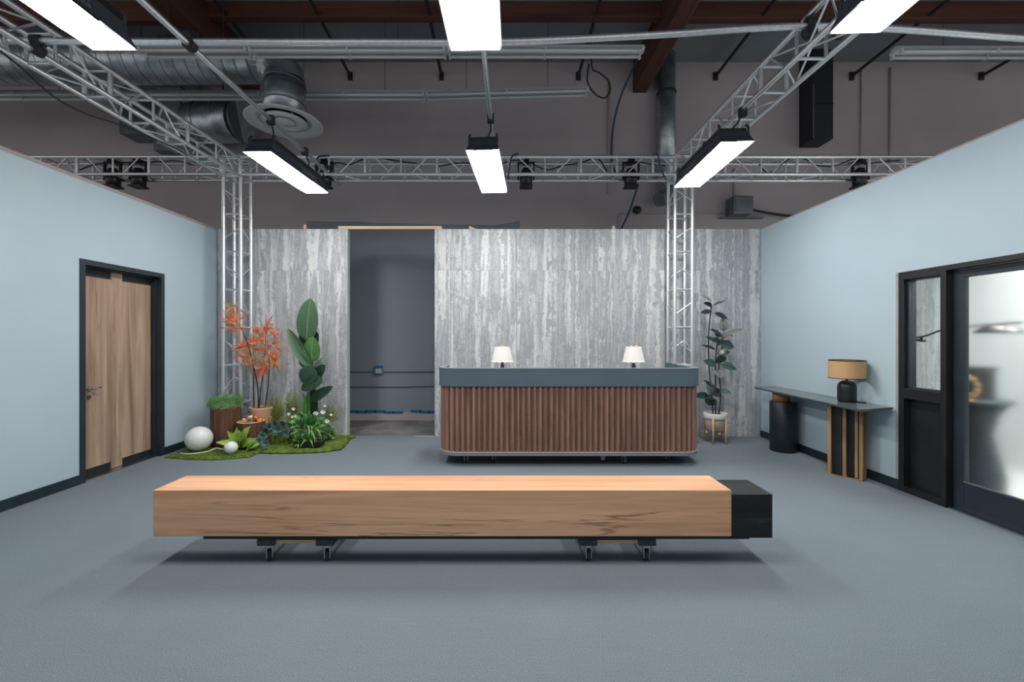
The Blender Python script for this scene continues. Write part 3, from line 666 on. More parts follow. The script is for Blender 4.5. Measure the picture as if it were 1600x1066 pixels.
# ================================================================== COUNTER
def rounded_u(x0, x1, yf, yb, r, n=8):          # open path: left back -> front -> right back
    pts = [(x0, yb)]
    for k in range(n + 1):
        a = PI + (PI / 2) * k / n; pts.append((x0 + r + r * math.cos(a), yf + r + r * math.sin(a)))
    for k in range(n + 1):
        a = 1.5 * PI + (PI / 2) * k / n; pts.append((x1 - r + r * math.cos(a), yf + r + r * math.sin(a)))
    pts.append((x1, yb)); return pts
def u_wall(x0, x1, yf, yb, r, th, z0, z1, n=10):
    o_ = rounded_u(x0, x1, yf, yb, r, n); i_ = rounded_u(x0 + th, x1 - th, yf + th, yb, max(.02, r - th), n); m = len(o_)
    mb = MB(); vs_ = [(x, y, z0) for x, y in o_] + [(x, y, z1) for x, y in o_] + [(x, y, z0) for x, y in i_] + [(x, y, z1) for x, y in i_]
    fs = []
    for k in range(m - 1):
        fs += [(k, k + 1, m + k + 1, m + k), (2 * m + k, 3 * m + k, 3 * m + k + 1, 2 * m + k + 1), (m + k, m + k + 1, 3 * m + k + 1, 3 * m + k), (k, 2 * m + k, 2 * m + k + 1, k + 1)]
    fs += [(0, m, 3 * m, 2 * m), (m - 1, 3 * m - 1, 4 * m - 1, 2 * m - 1)]
    return mb.add(vs_, fs)
CT = empty('reception_counter', (.78, 5.1, 0), 'reception counter with walnut slat front and slate blue top band on casters', 'counter')
cx0, cx1, cyf, cyb = -.734, 2.296, 4.80, 5.42
u_wall(cx0, cx1, cyf, cyb, .23, .07, .905, 1.108).build('top_band', 'counter_paint', CT)
u_wall(cx0 - .004, cx1 + .004, cyf - .004, cyb, .234, .078, 1.104, 1.112).build('top_lip', 'counter_trim', CT)
bx0, bx1, byf = cx0 + .038, cx1 - .038, cyf + .036
u_wall(bx0, bx1, byf, cyb - .01, .2, .03, .15, .91).build('backing', 'walnut_back', CT)
u_wall(bx0 - .026, bx1 + .026, byf - .026, cyb - .005, .226, .08, .122, .158).build('base_trim', 'counter_trim', CT)
u_wall(bx0 - .027, bx1 + .027, byf - .027, cyb - .005, .227, .075, .158, .164).build('trim_line', 'trim_line', CT)
MB().prism([(bx0 + .035, byf + .2), (bx0 + .2, byf + .035), (bx1 - .2, byf + .035), (bx1 - .035, byf + .2), (bx1 - .035, cyb - .02), (bx0 + .035, cyb - .02)], .745, .775).build('desk_top', 'desk_top', CT)
MB().prism([(bx0 + .06, byf + .2), (bx0 + .2, byf + .06), (bx1 - .2, byf + .06), (bx1 - .06, byf + .2), (bx1 - .06, cyb - .02), (bx0 + .06, cyb - .02)], .115, .15).build('bottom_deck', 'black_paint', CT)
# slats: one shared mesh
path = [Vector((x, y, 0)) for x, y in rounded_u(bx0, bx1, byf, cyb - .03, .2, 14)]
seg = [(path[i + 1] - path[i]).length for i in range(len(path) - 1)]; tot = sum(seg)
def at_len(s):
    for i, L in enumerate(seg):
        if s <= L or i == len(seg) - 1: return path[i].lerp(path[i + 1], s / L), (path[i + 1] - path[i]).normalized()
        s -= L
sw = .046
sme = MB().prism([(-sw / 2, 0), (sw / 2, 0), (sw / 2 - .014, -.022), (-sw / 2 + .014, -.022)], .162, .906).mesh('slat', 'walnut')
ns = int(tot / .0625)
for k in range(ns):
    p, d = at_len((k + .5) * tot / ns)
    o = bpy.data.objects.new('slat', sme); col.objects.link(o); o.parent = CT
    o.location = p - Vector(CT.location); o.rotation_euler = (0, 0, math.atan2(d.y, d.x))
def caster(root, p, r=.036, h=.115, rz=0, mats=('rubber', 'zinc')):
    x, y, z = p; R = Matrix.Translation(p) @ Matrix.Rotation(rz, 4, 'Z')
    c = MB().box((-.035, -.03, h - .006), (.035, .03, h), R).box((-.019, -.028, r * .6), (-.0145, .022, h - .012), R).box((.0145, -.028, r * .6), (.019, .022, h - .012), R).box((-.019, -.028, h - .02), (.019, .03, h - .008), R).build('caster', mats[1], root)
    prof = [(r * .45, -.011), (r * .92, -.011), (r, -.005), (r, .005), (r * .92, .011), (r * .45, .011)]
    MB().lathe(prof, (0, 0, 0), 18, R @ Matrix.Translation((0, 0, r)) @ Matrix.Rotation(PI / 2, 4, 'Y')).build('wheel', mats[0], c)
    return c
for x, y, rz in ((-.42, 4.98, .2), (-.1, 5.0, .5), (1.19, 5.0, .9), (1.42, 4.93, -.8), (1.95, 5.05, .3), (-.42, 5.33, .1), (.78, 5.33, .6), (1.9, 5.33, .2)): caster(CT, (x, y, 0), .036, .115, rz)
box('power_plug', (-.42, 5.25, .776), (-.38, 5.29, .80), 'dark_steel', CT)
def desk_lamp(x, y, z, label):
    o = empty('desk_lamp', (x, y, z), label, 'lamp', 'scalloped lamps on the counter')
    MB().lathe([(.075, 0), (.078, .012), (.06, .02), (.02, .035), (.014, .08), (.024, .12), (.03, .18), (.02, .24), (.012, .27), (.018, .30), (.026, .335), (.016, .37), (.010, .42)], (x, y, z), 20).build('stem', 'antique', o)
    n, sg = 48, 10; ra, rb, z0, z1 = .127, .086, 1.172 - z, 1.355 - z
    vs_ = []; fs = []
    for j in range(sg + 1):
        t = j / sg; r = ra + (rb - ra) * t
        for k in range(n):
            a = 2 * PI * k / n; sc = abs(math.sin(a * 6))
            rr = r * (1 + .015 * sc); zz = z0 + (z1 - z0) * t + (0 if t > .3 else -.010 * sc * (1 - t / .3)); vs_.append((x + rr * math.cos(a), y + rr * math.sin(a), z + zz))
    for j in range(sg):
        for k in range(n): fs.append((j * n + k, j * n + (k + 1) % n, (j + 1) * n + (k + 1) % n, (j + 1) * n + k))
    sh = MB().add(vs_, fs, True).build('lamp_shade', 'shade_white', o)
    MB().tube([(x + (ra + .002) * (1 + .015 * abs(math.sin(2 * PI * k / 72 * 6))) * math.cos(2 * PI * k / 72), y + (ra + .002) * (1 + .015 * abs(math.sin(2 * PI * k / 72 * 6))) * math.sin(2 * PI * k / 72), z + z0 - .010 * abs(math.sin(2 * PI * k / 72 * 6))) for k in range(73)], .004, 5).build('shade_edge', 'shade_scallop', sh)
    MB().tube([(x + rb * math.cos(2 * PI * k / 36), y + rb * math.sin(2 * PI * k / 36), z + z1) for k in range(37)], .0035, 5).build('shade_rim', 'brass', sh)
    MB().lathe([(.006, z1 - .06), (.006, z1 + .004), (.012, z1 + .01), (.008, z1 + .022), (0, z1 + .026)], (x, y, z), 12).build('finial', 'brass', o)
    MB().tube([(x - rb, y, z + z1), (x, y, z + z1 - .004), (x + rb, y, z + z1)], .003, 5).build('spider', 'brass', o)
    MB().tube([(x, y, z + .4), (x, y, z + z1 - .05)], .006, 6).build('harp_rod', 'brass', o)
LY = 5.15
desk_lamp((785 - CU) * LY / FPX, LY, .775, 'small white scalloped table lamp on the left part of the counter')
desk_lamp((990 - CU) * LY / FPX, LY, .775, 'small white scalloped table lamp on the right part of the counter')
o = empty('desk_screen', (2.09, 5.2, .775), 'dark wedge of a tilted screen behind the right end of the counter', 'screen')
box('foot', (2.0, 5.17, .775), (2.16, 5.3, .785), 'black_plastic', o); MB().tube([(2.08, 5.24, .785), (2.08, 5.24, .95)], .014, 8).build('neck', 'black_plastic', o)
MB().add([(2.0, 5.22, .93), (2.16, 5.25, .93), (2.16, 5.25, 1.125), (2.0, 5.22, 1.155), (2.0, 5.24, .93), (2.16, 5.27, .93), (2.16, 5.27, 1.125), (2.0, 5.24, 1.155)], [(0, 1, 2, 3), (4, 7, 6, 5), (0, 4, 5, 1), (1, 5, 6, 2), (2, 6, 7, 3), (3, 7, 4, 0)]).build('display', 'counter_paint', o)

# ================================================================== BENCH AND DOLLIES
BX0, BX1, BY0, BY1, BZ0, BZ1 = -2.222, 1.464, 2.72, 3.011, .191, .485
bn = empty('timber_bench', (-.3, 2.86, .155), 'long pale timber beam bench with a charred black end', 'bench')
box('timber_beam', (BX0, BY0, BZ0), (BX1, BY1, BZ1), 'bench_wood', bn, .003)
box('charred_end', (BX1 + .001, BY0 + .004, .178), (1.729, BY1 - .006, .458), 'charred', bn, .006)
box('under_plank', (-1.93, BY0 + .04, .155), (1.6, BY1 - .03, .19), 'black_paint', bn)
def dolly(xc, label, rots):
    o = empty('dolly', (xc, 2.97, 0), label, 'dolly', 'furniture dollies under the bench')
    hw = .225
    for s_ in (-1, 1):
        st = box('end_rail', (xc + s_ * (hw - .035) - .05, 2.76, .118), (xc + s_ * (hw - .035) + .05, 3.2, .153), 'stand_wood', o)
        box('carpet_cap', (xc + s_ * (hw - .035) - .056, 2.752, .112), (xc + s_ * (hw - .035) + .056, 2.87, .1545), 'carpet_pad', st, .006)
        box('carpet_cap', (xc + s_ * (hw - .035) - .056, 3.09, .112), (xc + s_ * (hw - .035) + .056, 3.208, .1545), 'carpet_pad', st, .006)
    box('cross_rail', (xc - hw + .085, 2.775, .12), (xc + hw - .085, 2.84, .142), 'stand_wood', o)
    box('cross_rail', (xc - hw + .085, 3.12, .12), (xc + hw - .085, 3.185, .142), 'stand_wood', o)
    for i, (sx, y) in enumerate(((-1, 2.80), (1, 2.80), (-1, 3.16), (1, 3.16))):
        caster(o, (xc + sx * (hw - .035), y, 0), .037, .112, rots[i])
dolly(-1.335, 'furniture dolly with carpeted ends under the left half of the bench', (.55, .35, .2, 1.0))
dolly(.752, 'furniture dolly with carpeted ends under the right half of the bench', (.12, -.05, .8, .3))

# ================================================================== CONSOLE TABLE, LAMP
cs = empty('console_table', (3.6, 4.9, 0), 'narrow grey stone topped console table against the right wall', 'console table')
poly = [(3.36, 4.00), (3.79, 4.13), (3.79, 5.93), (3.455, 5.85)]
mb = MB(); inn = [(3.375 + (x - 3.375) * .97 + .012, 4.9 + (y - 4.9) * .975) for x, y in poly]
mb.add([(x, y, .756) for x, y in inn] + [(x, y, .772) for x, y in poly] + [(x, y, .782) for x, y in poly], [(3, 2, 1, 0)] + [(i, (i + 1) % 4, 4 + (i + 1) % 4, 4 + i) for i in range(4)] + [(4 + i, 4 + (i + 1) % 4, 8 + (i + 1) % 4, 8 + i) for i in range(4)] + [(8, 9, 10, 11)])
mb.build('table_top', 'console_stone', cs)
MB().lathe([(.15, 0), (.152, .004), (.152, .628), (.148, .634)], (3.625, 5.50, 0), 40).build('drum_leg', 'ceramic_black', cs)
MB().lathe([(.098, .634), (.098, .756)], (3.60, 5.50, 0), 32).build('wood_puck', 'brass_wood', cs)
lg = empty('slat_leg_frame', (3.56, 4.45, 0), None, None)
lg.parent = cs; lg.matrix_parent_inverse = pw(cs).inverted()
bpy.data.objects.remove(lg)
dv = Vector((.165, -.215, 0)); dn = dv.normalized(); bk = Vector((-dn.y, dn.x, 0)); A = Vector((3.475, 4.54, 0))
def upright(p, wv, dp, z0, z1, mat, nm, root):
    a = p - dn * wv / 2; b = p + dn * wv / 2
    q = [a, b, b + bk * dp, a + bk * dp]
    return MB().prism([(v.x, v.y) for v in q], z0, z1).build(nm, mat, root, .002 if dp > .01 else 0)
for t in (0.02, .5, 1.0):
    p = A + dv * t
    fr = upright(p, .03, .022, .0, .756, 'brass_wood', 'leg_frame', cs)
    upright(p + bk * .12, .03, .022, .0, .756, 'brass_wood', 'rear_post', fr)
    upright(p + bk * .022, .03, .098, .0, .022, 'brass_wood', 'foot_rail', fr)
    upright(p + bk * .022, .03, .098, .735, .756, 'brass_wood', 'head_rail', fr)
upright(A + dv * .86, .026, .02, .02, .756, 'brass_wood', 'leg_post', cs)
upright(A + dv * .5 + bk * .055, .245, .025, .012, .75, 'black_paint', 'black_panel', cs)
upright(A + dv * .5 - bk * .004, .30, .016, .0, .012, 'brass_wood', 'base_bar', cs)
tl_ = empty('table_lamp', (3.63, 4.49, .782), 'table lamp with woven rattan shade and black bottle base', 'lamp')
lx, ly, lz = 3.63, 4.49, .782
MB().lathe([(.066, 0), (.078, .006), (.083, .03), (.083, .15), (.078, .18), (.062, .205), (.035, .222), (.012, .228)], (lx, ly, lz), 32).build('lamp_base', 'ceramic_black', tl_)
MB().lathe([(.011, .22), (.011, .33)], (lx, ly, lz), 12).build('lamp_neck', 'black_plastic', tl_)
n = 48; vs_ = []; fs = []; R_ = .158
for z in (1.032, 1.217):
    for k in range(n): a = 2 * PI * k / n; vs_.append((lx + R_ * math.cos(a), ly + R_ * math.sin(a), z))
fs = [(k, (k + 1) % n, n + (k + 1) % n, n + k) for k in range(n)]
sh = MB().add(vs_, fs, True).build('lamp_shade', 'rattan', tl_)
uv = sh.data.uv_layers.new(name='UVMap')
for pl in sh.data.polygons:
    for li in pl.loop_indices:
        vi = sh.data.loops[li].vertex_index; k = vi % n
        if k == 0 and any(sh.data.loops[j].vertex_index % n == n - 1 for j in pl.loop_indices): k = n
        uv.data[li].uv = (k / n, vi // n * .25)
for z in (1.032, 1.217): MB().tube([(lx + R_ * math.cos(2 * PI * k / n), ly + R_ * math.sin(2 * PI * k / n), z) for k in range(n + 1)], .0045, 6).build('shade_trim', 'ceramic_black', sh)
MB().tube([(lx - R_, ly, 1.1), (lx, ly, 1.105), (lx + R_, ly, 1.1)], .003, 5).build('shade_spider', 'black_plastic', tl_)
MB().tube(smooth_path([(lx + .05, ly - .05, lz + .004), (lx + .11, ly - .1, lz + .004), (lx + .13, ly - .06, lz + .004), (lx + .08, ly + .02, lz + .004)]), .003, 5).build('lamp_cord', 'cable_black', tl_)

# ================================================================== SIDE ROOM THINGS
TX, TYY = 4.36, 3.95
o = empty('pedestal_table', (TX, TYY, 0), 'dark hourglass pedestal table blurred behind the frosted door', 'table')
MB().lathe([(.20, 0), (.21, .02), (.215, .2), (.16, .42), (.13, .58), (.17, .75), (.23, .86)], (TX, TYY, 0), 32).build('pedestal', 'teal_dark', o)
MB().lathe([(.25, .86), (.26, .87), (.26, .885), (.25, .895)], (TX, TYY, 0), 36).build('table_top', 'teal_dark', o)
o = empty('bead_sculpture', (4.14, 3.80, .895), 'golden beaded ornament on the dark pedestal table', 'ornament')
for k in range(11):
    a = k * 2 * PI / 11; MB().lathe([(0, -.026), (.018, -.018), (.026, 0), (.018, .018), (0, .026)], (4.14, 3.80 + .085 * math.cos(a), 1.02 + .085 * math.sin(a)), 12).build('bead', 'brass', o)
MB().lathe([(.05, 0), (.05, .012), (.012, .02), (.01, .05)], (4.14, 3.80, .895), 16).build('stand', 'brass', o)
o = empty('black_box', (4.38, 3.95, .895), 'black box shape on the pedestal table behind the frosted door', 'box')
box('box_body', (4.28, 3.86, .895), (4.48, 4.04, 1.16), 'black_plastic', o, .01); box('box_lid', (4.27, 3.85, 1.16), (4.49, 4.05, 1.19), 'black_plastic', o, .006)
o = empty('arc_lamp', (4.55, 5.1, 0), 'black arc lamp with thin curved arm behind the sidelight', 'lamp')
MB().lathe([(.16, 0), (.16, .03), (.02, .04)], (4.55, 5.1, 0), 24).build('base', 'black_plastic', o)
MB().tube(smooth_path([(4.55, 5.1, .03), (4.55, 5.1, 1.3), (4.55, 4.95, 1.42), (4.55, 4.6, 1.47), (4.4, 4.2, 1.545), (4.2, 3.45, 1.58)]), .009, 8).build('arm', 'black_plastic', o)
MB().lathe([(.03, .0), (.10, -.02), (.15, -.06), (.16, -.075)], (4.27, 3.66, 1.57), 24).build('lamp_shade', 'black_plastic', o)
MB().tube([(4.55, 4.62, 1.47), (4.55, 4.64, 1.42)], .012, 6).tube([(4.55, 4.59, 1.42), (4.55, 4.68, 1.43)], .014, 6).build('counterweight', 'black_plastic', o)
# ================================================================== PLANTS
def leaf(name, base, tip, width, mat, parent, side=None, fold=.18, bend=0.0, up=Vector((0, -1, .25)), n=6, shape=.9, rib=None, rnd=.75):
    base, tip = Vector(base), Vector(tip); d = tip - base; L = d.length; dn_ = d.normalized()
    nrm = (up - dn_ * up.dot(dn_)).normalized(); sd = dn_.cross(nrm).normalized()
    vs_ = []; fs = []
    for i in range(n + 1):
        t = i / n; wv = width / 2 * (math.sin(PI * min(1, t ** shape * .97 + .03)) ** rnd) if 0 < i < n else width * .02
        c = base + d * t + nrm * (bend * L * math.sin(PI * t) - (abs(bend) * .0))
        if bend < 0: c.z += 0
        vs_ += [c - sd * wv + nrm * fold * wv, c, c + sd * wv + nrm * fold * wv]
    for i in range(n):
        k = 3 * i; fs += [(k, k + 1, k + 4, k + 3), (k + 1, k + 2, k + 5, k + 4)]
    o = MB().add(vs_, fs, True).build(name, mat, parent)
    if rib:
        MB().tube([vs_[3 * i + 1] + nrm * .001 for i in range(n + 1)], [max(.0012, width * .022 * (1 - i / n) + .001) for i in range(n + 1)], 5).build('midrib', rib, o)
    return o
# ---- rubber plant at right
RY = 5.93
rp = empty('rubber_plant', P(1117, 690, RY).to_tuple()[:2] + (0,), 'tall rubber plant in a white pot on a wooden stand beside the truss', 'potted plant')
rx, ry = (1117.5 - CU) * RY / FPX, RY
pt = MB().lathe([(.095, .17), (.125, .18), (.135, .30), (.137, .36)], (rx, ry, 0), 32).build('pot', 'pot_beige', rp)
MB().lathe([(.137, .33), (.15, .335), (.154, .35), (.154, .41), (.148, .415), (.135, .41), (.13, .385), (0, .385)], (rx, ry, 0), 32).build('pot_rim', 'pot_white', pt)
MB().lathe([(.13, .383), (0, .392)], (rx, ry, 0), 20).build('soil', 'soil', rp)
stn = MB().box((rx - .13, ry - .012, .135), (rx + .13, ry + .012, .165)).box((rx - .012, ry - .13, .137), (rx + .012, ry + .13, .163)).build('pot_stand', 'stand_wood', rp)
for a in (-2.2, -.95, .55, 2.3):
    MB().tube([(rx + .148 * math.cos(a), ry + .148 * math.sin(a), 0), (rx + .148 * math.cos(a), ry + .148 * math.sin(a), .36)], .0125, 10).build('leg', 'stand_wood', stn)
def pp(u, v, dy=0): return P(u, v, RY + dy)
for st_ in ([(1114, 649), (1112, 615), (1108, 580), (1107, 530), (1109, 500), (1112, 476)], [(1118, 649), (1118, 600), (1118, 560), (1121, 535)], [(1123, 649), (1126, 615), (1123, 575), (1128, 545), (1130, 520)]):
    MB().tube(smooth_path([pp(u, v) for u, v in st_], 4), .009, 7).build('stem', 'stem_dark', rp)
random.seed(5)
RL = [((1112, 472), (1094, 461), 6, 'p'), ((1113, 480), (1099, 473), 9, 'd'), ((1114, 478), (1135, 469), 4, 'g'), ((1111, 486), (1094, 489), 6, 'd'), ((1116, 489), (1137, 499), 7, 'd'), ((1131, 518), (1129, 497), 11, 'p'),
      ((1109, 514), (1130, 527), 6, 'd'), ((1135, 522), (1160, 514), 6, 'p'), ((1127, 530), (1145, 519), 10, 'p'), ((1121, 535), (1101, 525), 5, 'g'), ((1122, 535), (1147, 543), 13, 'g'), ((1119, 547), (1095, 539), 4, 'd'), ((1120, 553), (1141, 550), 8, 'd'),
      ((1126, 554), (1123, 569), 15, 'g'), ((1119, 570), (1099, 564), 9, 'g'), ((1124, 568), (1151, 578), 10, 'g'), ((1120, 578), (1126, 591), 14, 'p'), ((1118, 605), (1098, 594), 4, 'd'), ((1113, 616), (1103, 598), 15, 'p'), ((1107, 618), (1082, 618), 8, 'g'),
      ((1126, 612), (1109, 612), 9, 'd'), ((1108, 616), (1127, 621), 11, 'p'), ((1125, 610), (1143, 617), 8, 'g'), ((1113, 620), (1108, 634), 14, 'g'), ((1126, 527), (1117, 520), 9, 'd'), ((1124, 540), (1116, 527), 9, 'd'), ((1118, 622), (1103, 622), 7, 'd')]
for b, t_, w_, c in RL:
    dy = random.uniform(-.09, .05)
    leaf('leaf', pp(*b), pp(t_[0], t_[1], dy), 1.3 * w_ * RY / FPX, {'p': 'leaf_rubber_pale', 'd': 'leaf_rubber_dark', 'g': 'leaf_rubber'}[c], rp, up=Vector((random.uniform(-.3, .3), -1, random.uniform(.1, .9))), bend=.06, rib='stem_dark' if w_ > 9 else None)

# ---- moss mats
def mat_mesh(name, outline, z0, th, label, seed, bumps=.008):
    random.seed(seed); n = len(outline)
    pts = [Vector((x, y)) for x, y in outline]
    cx = sum(p.x for p in pts) / n; cy = sum(p.y for p in pts) / n
    dense = []
    for i in range(n):
        for k in range(8): dense.append(pts[i].lerp(pts[(i + 1) % n], k / 8) + Vector((random.uniform(-.012, .012), random.uniform(-.012, .012))))
    m = len(dense); rings = 12; vs_ = []; fs = []
    for r in range(rings + 1):
        t = 1 - r / (rings + .3)
        for p in dense:
            q = Vector((cx, cy)).lerp(p, t); h = z0 + th * (.55 if r == 0 else 1) + random.uniform(-bumps, bumps) * (r > 0); vs_.append((q.x, q.y, h))
    for r in range(rings):
        for k in range(m): fs.append((r * m + k, r * m + (k + 1) % m, (r + 1) * m + (k + 1) % m, (r + 1) * m + k))
    fs.append(tuple(rings * m + k for k in range(m)))
    k0 = len(vs_)
    vs_ += [(p.x, p.y, z0) for p in dense]; fs += [(k, (k + 1) % m, k0 + (k + 1) % m, k0 + k) for k in range(m)]; fs.append(tuple(k0 + k for k in range(m))[::-1])
    o = empty(name, (cx, cy, z0), label, 'moss mat')
    MB().add(vs_, fs, True).build('moss_sheet', 'moss', o)
    tf = MB()
    for k in range(2600):
        a = random.randrange(m); t = math.sqrt(random.random()) * .99; q = Vector((cx, cy)).lerp(dense[a].lerp(dense[(a + 1) % m], random.random()), t)
        h = random.uniform(.008, .02); dx, dy = random.uniform(-.012, .012), random.uniform(-.012, .012); zz = z0 + th * .8; ww = random.uniform(.002, .005)
        tf.add([(q.x - ww, q.y, zz), (q.x + ww, q.y + ww, zz), (q.x + dx, q.y + dy, zz + h)], [(0, 1, 2)])
    tag(tf.build('moss_pile', 'moss_blade', o), kind='stuff')
    return o
G = lambda u, v: (P(u, v, 974.5 / (v - CV)).x, 974.5 / (v - CV))
mat_mesh('moss_mat', [(-4.06, 5.16), G(275, 717.5), G(300, 719), G(335, 719.5), G(360, 718), G(388, 716), G(402, 710), (-3.0, 5.5), (-3.0, 5.85), (-4.1, 5.88), (-4.12, 5.5)], .001, .022, 'front moss mat under the white globes and log', 4)
mat_mesh('moss_mat', [G(372, 702), G(400, 709), G(430, 710), G(465, 709.5), G(505, 708), G(532, 704), G(541, 697), G(546, 689), (-2.16, 6.05), (-2.13, 6.2), (-2.6, 6.22), (-3.3, 6.22), (-3.4, 5.9), (-3.5, 5.65)], .001, .046, 'rear moss mat under the banana plant and bushes', 9)
ZM = .05

# ---- globes
def globe(u, v, Y, r, label, z=.024):
    x = (u - CU) * Y / FPX
    o = empty('globe_lamp', (x, Y, z), label, 'globe lamp', 'white globe lamps on the moss')
    prof = [(max(0, r * math.sin(PI * k / 20)), r - r * math.cos(PI * k / 20)) for k in range(21)]; prof[0] = (0, 0); prof[-1] = (0, 2 * r)
    MB().lathe(prof, (x, Y, z), 36).build('globe', 'globe', o)
    MB().lathe([(.03, 0), (.03, .004), (.022, .01)], (x, Y, z - .001), 16).build('collar', 'pot_white', o)
    return x
gx1 = globe(311, 686, 5.40, .152, 'large white globe lamp against the left wall'); gx2 = globe(361, 700, 5.26, .076, 'small white globe lamp on the moss beside the hosta')
tag(MB().tube(smooth_path([(gx1 - .12, 5.25, .034), (gx1 + .02, 5.21, .034), (gx1 + .16, 5.33, .034), (gx1 + .2, 5.42, .05), (gx1 + .3, 5.40, .04), (gx2 - .04, 5.33, .034)]), .007, 6).build('lamp_cord', 'cable_white'), 'pale cord linking the two white globes', 'cord')

# ---- logs
def log(x, y, r, z0, z1, label, hollow=True, seed=1):
    random.seed(seed); o = empty('log_planter', (x, y, z0), label, 'log planter')
    n = 40; ph = [random.uniform(0, 6) for _ in range(4)]
    def rad(a, z): return r * (1 + .035 * math.sin(3 * a + ph[0]) + .025 * math.sin(7 * a + ph[1] + z * 3) + .02 * math.sin(13 * a + ph[2]))
    vs_ = []; fs = []; L = 8
    for j in range(L + 1):
        z = z0 + (z1 - z0) * j / L
        for k in range(n): a = 2 * PI * k / n; q = rad(a, z) + random.uniform(-.003, .003); vs_.append((x + q * math.cos(a), y + q * math.sin(a), z))
    for j in range(L):
        for k in range(n): fs.append((j * n + k, j * n + (k + 1) % n, (j + 1) * n + (k + 1) % n, (j + 1) * n + k))
    fs.append(tuple(range(n))[::-1])
    MB().add(vs_, fs, True).build('bark', 'bark', o)
    vs_ = []; 
    for q, z in ((.99, z1 - .001), (.86, z1 + .003), (.84, z1 - .03)):
        for k in range(n): a = 2 * PI * k / n; rr = rad(a, z1) * q; vs_.append((x + rr * math.cos(a), y + rr * math.sin(a), z))
    fs = [(j * n + k, j * n + (k + 1) % n, (j + 1) * n + (k + 1) % n, (j + 1) * n + k) for j in range(2) for k in range(n)] + [tuple(2 * n + k for k in range(n))]
    MB().add(vs_, fs).build('cut_rim', 'bark_slice', o)
    return o
lx_, ly_ = (352.5 - CU) * 5.70 / FPX, 5.70
log(lx_, ly_, .175, .024, .535, 'tall bark covered log with a tuft of grass on top', seed=2)
gt = empty('grass_tuft', (lx_, ly_, .54), 'dense tuft of bright green grass spilling over the tall log', 'grass')
random.seed(21); mb = MB()
for k in range(1500):
    a = random.uniform(0, 2 * PI); r0 = .17 * math.sqrt(random.random()); z0 = .545 + random.random() * .11 * (1 - (r0 / .19) ** 2)
    a2 = a + random.choice((-1, 1)) * random.uniform(.5, 1.4); r1 = min(.215, r0 + random.uniform(-.03, .09)); z2 = z0 + random.uniform(-.06, .03)
    p0 = Vector((lx_ + r0 * math.cos(a), ly_ + r0 * math.sin(a), z0)); p2 = Vector((lx_ + r1 * math.cos(a2), ly_ + r1 * math.sin(a2), z2)); am = (a + a2) / 2
    p1 = (p0 + p2) / 2 + Vector((math.cos(am) * .03, math.sin(am) * .03, random.uniform(.015, .05)))
    w_ = Vector((0, 0, 1)) * random.uniform(.0025, .0045) + Vector((math.cos(am), math.sin(am), 0)) * .001
    mb.add([p0 - w_, p0 + w_, p1 - w_, p1 + w_, p2], [(0, 1, 3, 2), (2, 3, 4)])
for k in range(420):
    a = random.uniform(0, 2 * PI); r0 = random.uniform(.08, .2); z0 = .56 + random.random() * .09; a2 = a + random.uniform(-.8, .8); r1 = r0 + random.uniform(.02, .06)
    p0 = Vector((lx_ + r0 * math.cos(a), ly_ + r0 * math.sin(a), z0)); p2 = Vector((lx_ + r1 * math.cos(a2), ly_ + r1 * math.sin(a2), z0 + random.uniform(-.09, .06))); p1 = (p0 + p2) / 2 + Vector((0, 0, .03)); w_ = Vector((.0016, 0, .0022))
    mb.add([p0 - w_, p0 + w_, p1 - w_, p1 + w_, p2], [(0, 1, 3, 2), (2, 3, 4)])
tag(mb.build('grass_blades', 'grass_blade', gt), kind='stuff')
bx_, by_ = (392 - CU) * 5.62 / FPX, 5.62
log(bx_, by_, .165, .03, .355, 'short bark covered log filled with orange and white pieces', seed=6)
random.seed(8)
for k in range(16):
    a = random.uniform(0, 2 * PI); r = .12 * math.sqrt(random.random()); x, y = bx_ + r * math.cos(a), by_ + r * math.sin(a); z = .335 + random.uniform(0, .03) + .05 * (1 - r / .12)
    c = random.choice(['orange_bit', 'orange_bit', 'white_bit', 'brown_bit']); s_ = random.uniform(.02, .034)
    M = Matrix.Translation((x, y, z)) @ Matrix.Rotation(random.uniform(-.7, .7), 4, 'X') @ Matrix.Rotation(random.uniform(-.7, .7), 4, 'Y')
    o = MB().lathe([(0, -.2 * s_), (s_ * .35, -.1 * s_), (s_ * .35, .6 * s_), (s_ * 1.0, .8 * s_), (s_ * .85, 1.25 * s_), (0, 1.6 * s_)], (0, 0, 0), 12, M).build('mushroom', c)
    tag(o, {'orange_bit': 'small orange mushroom heaped in the short log', 'white_bit': 'small white mushroom heaped in the short log', 'brown_bit': 'small brown mushroom heaped in the short log'}[c], 'mushroom', 'mushrooms heaped in the short log')
tag(box('wood_slab', (bx_ + .19, by_ + .06, .05), (bx_ + .225, by_ + .1, .40), 'brass_wood', None, .004), 'pale upright wooden slat beside the short log', 'wood slat')

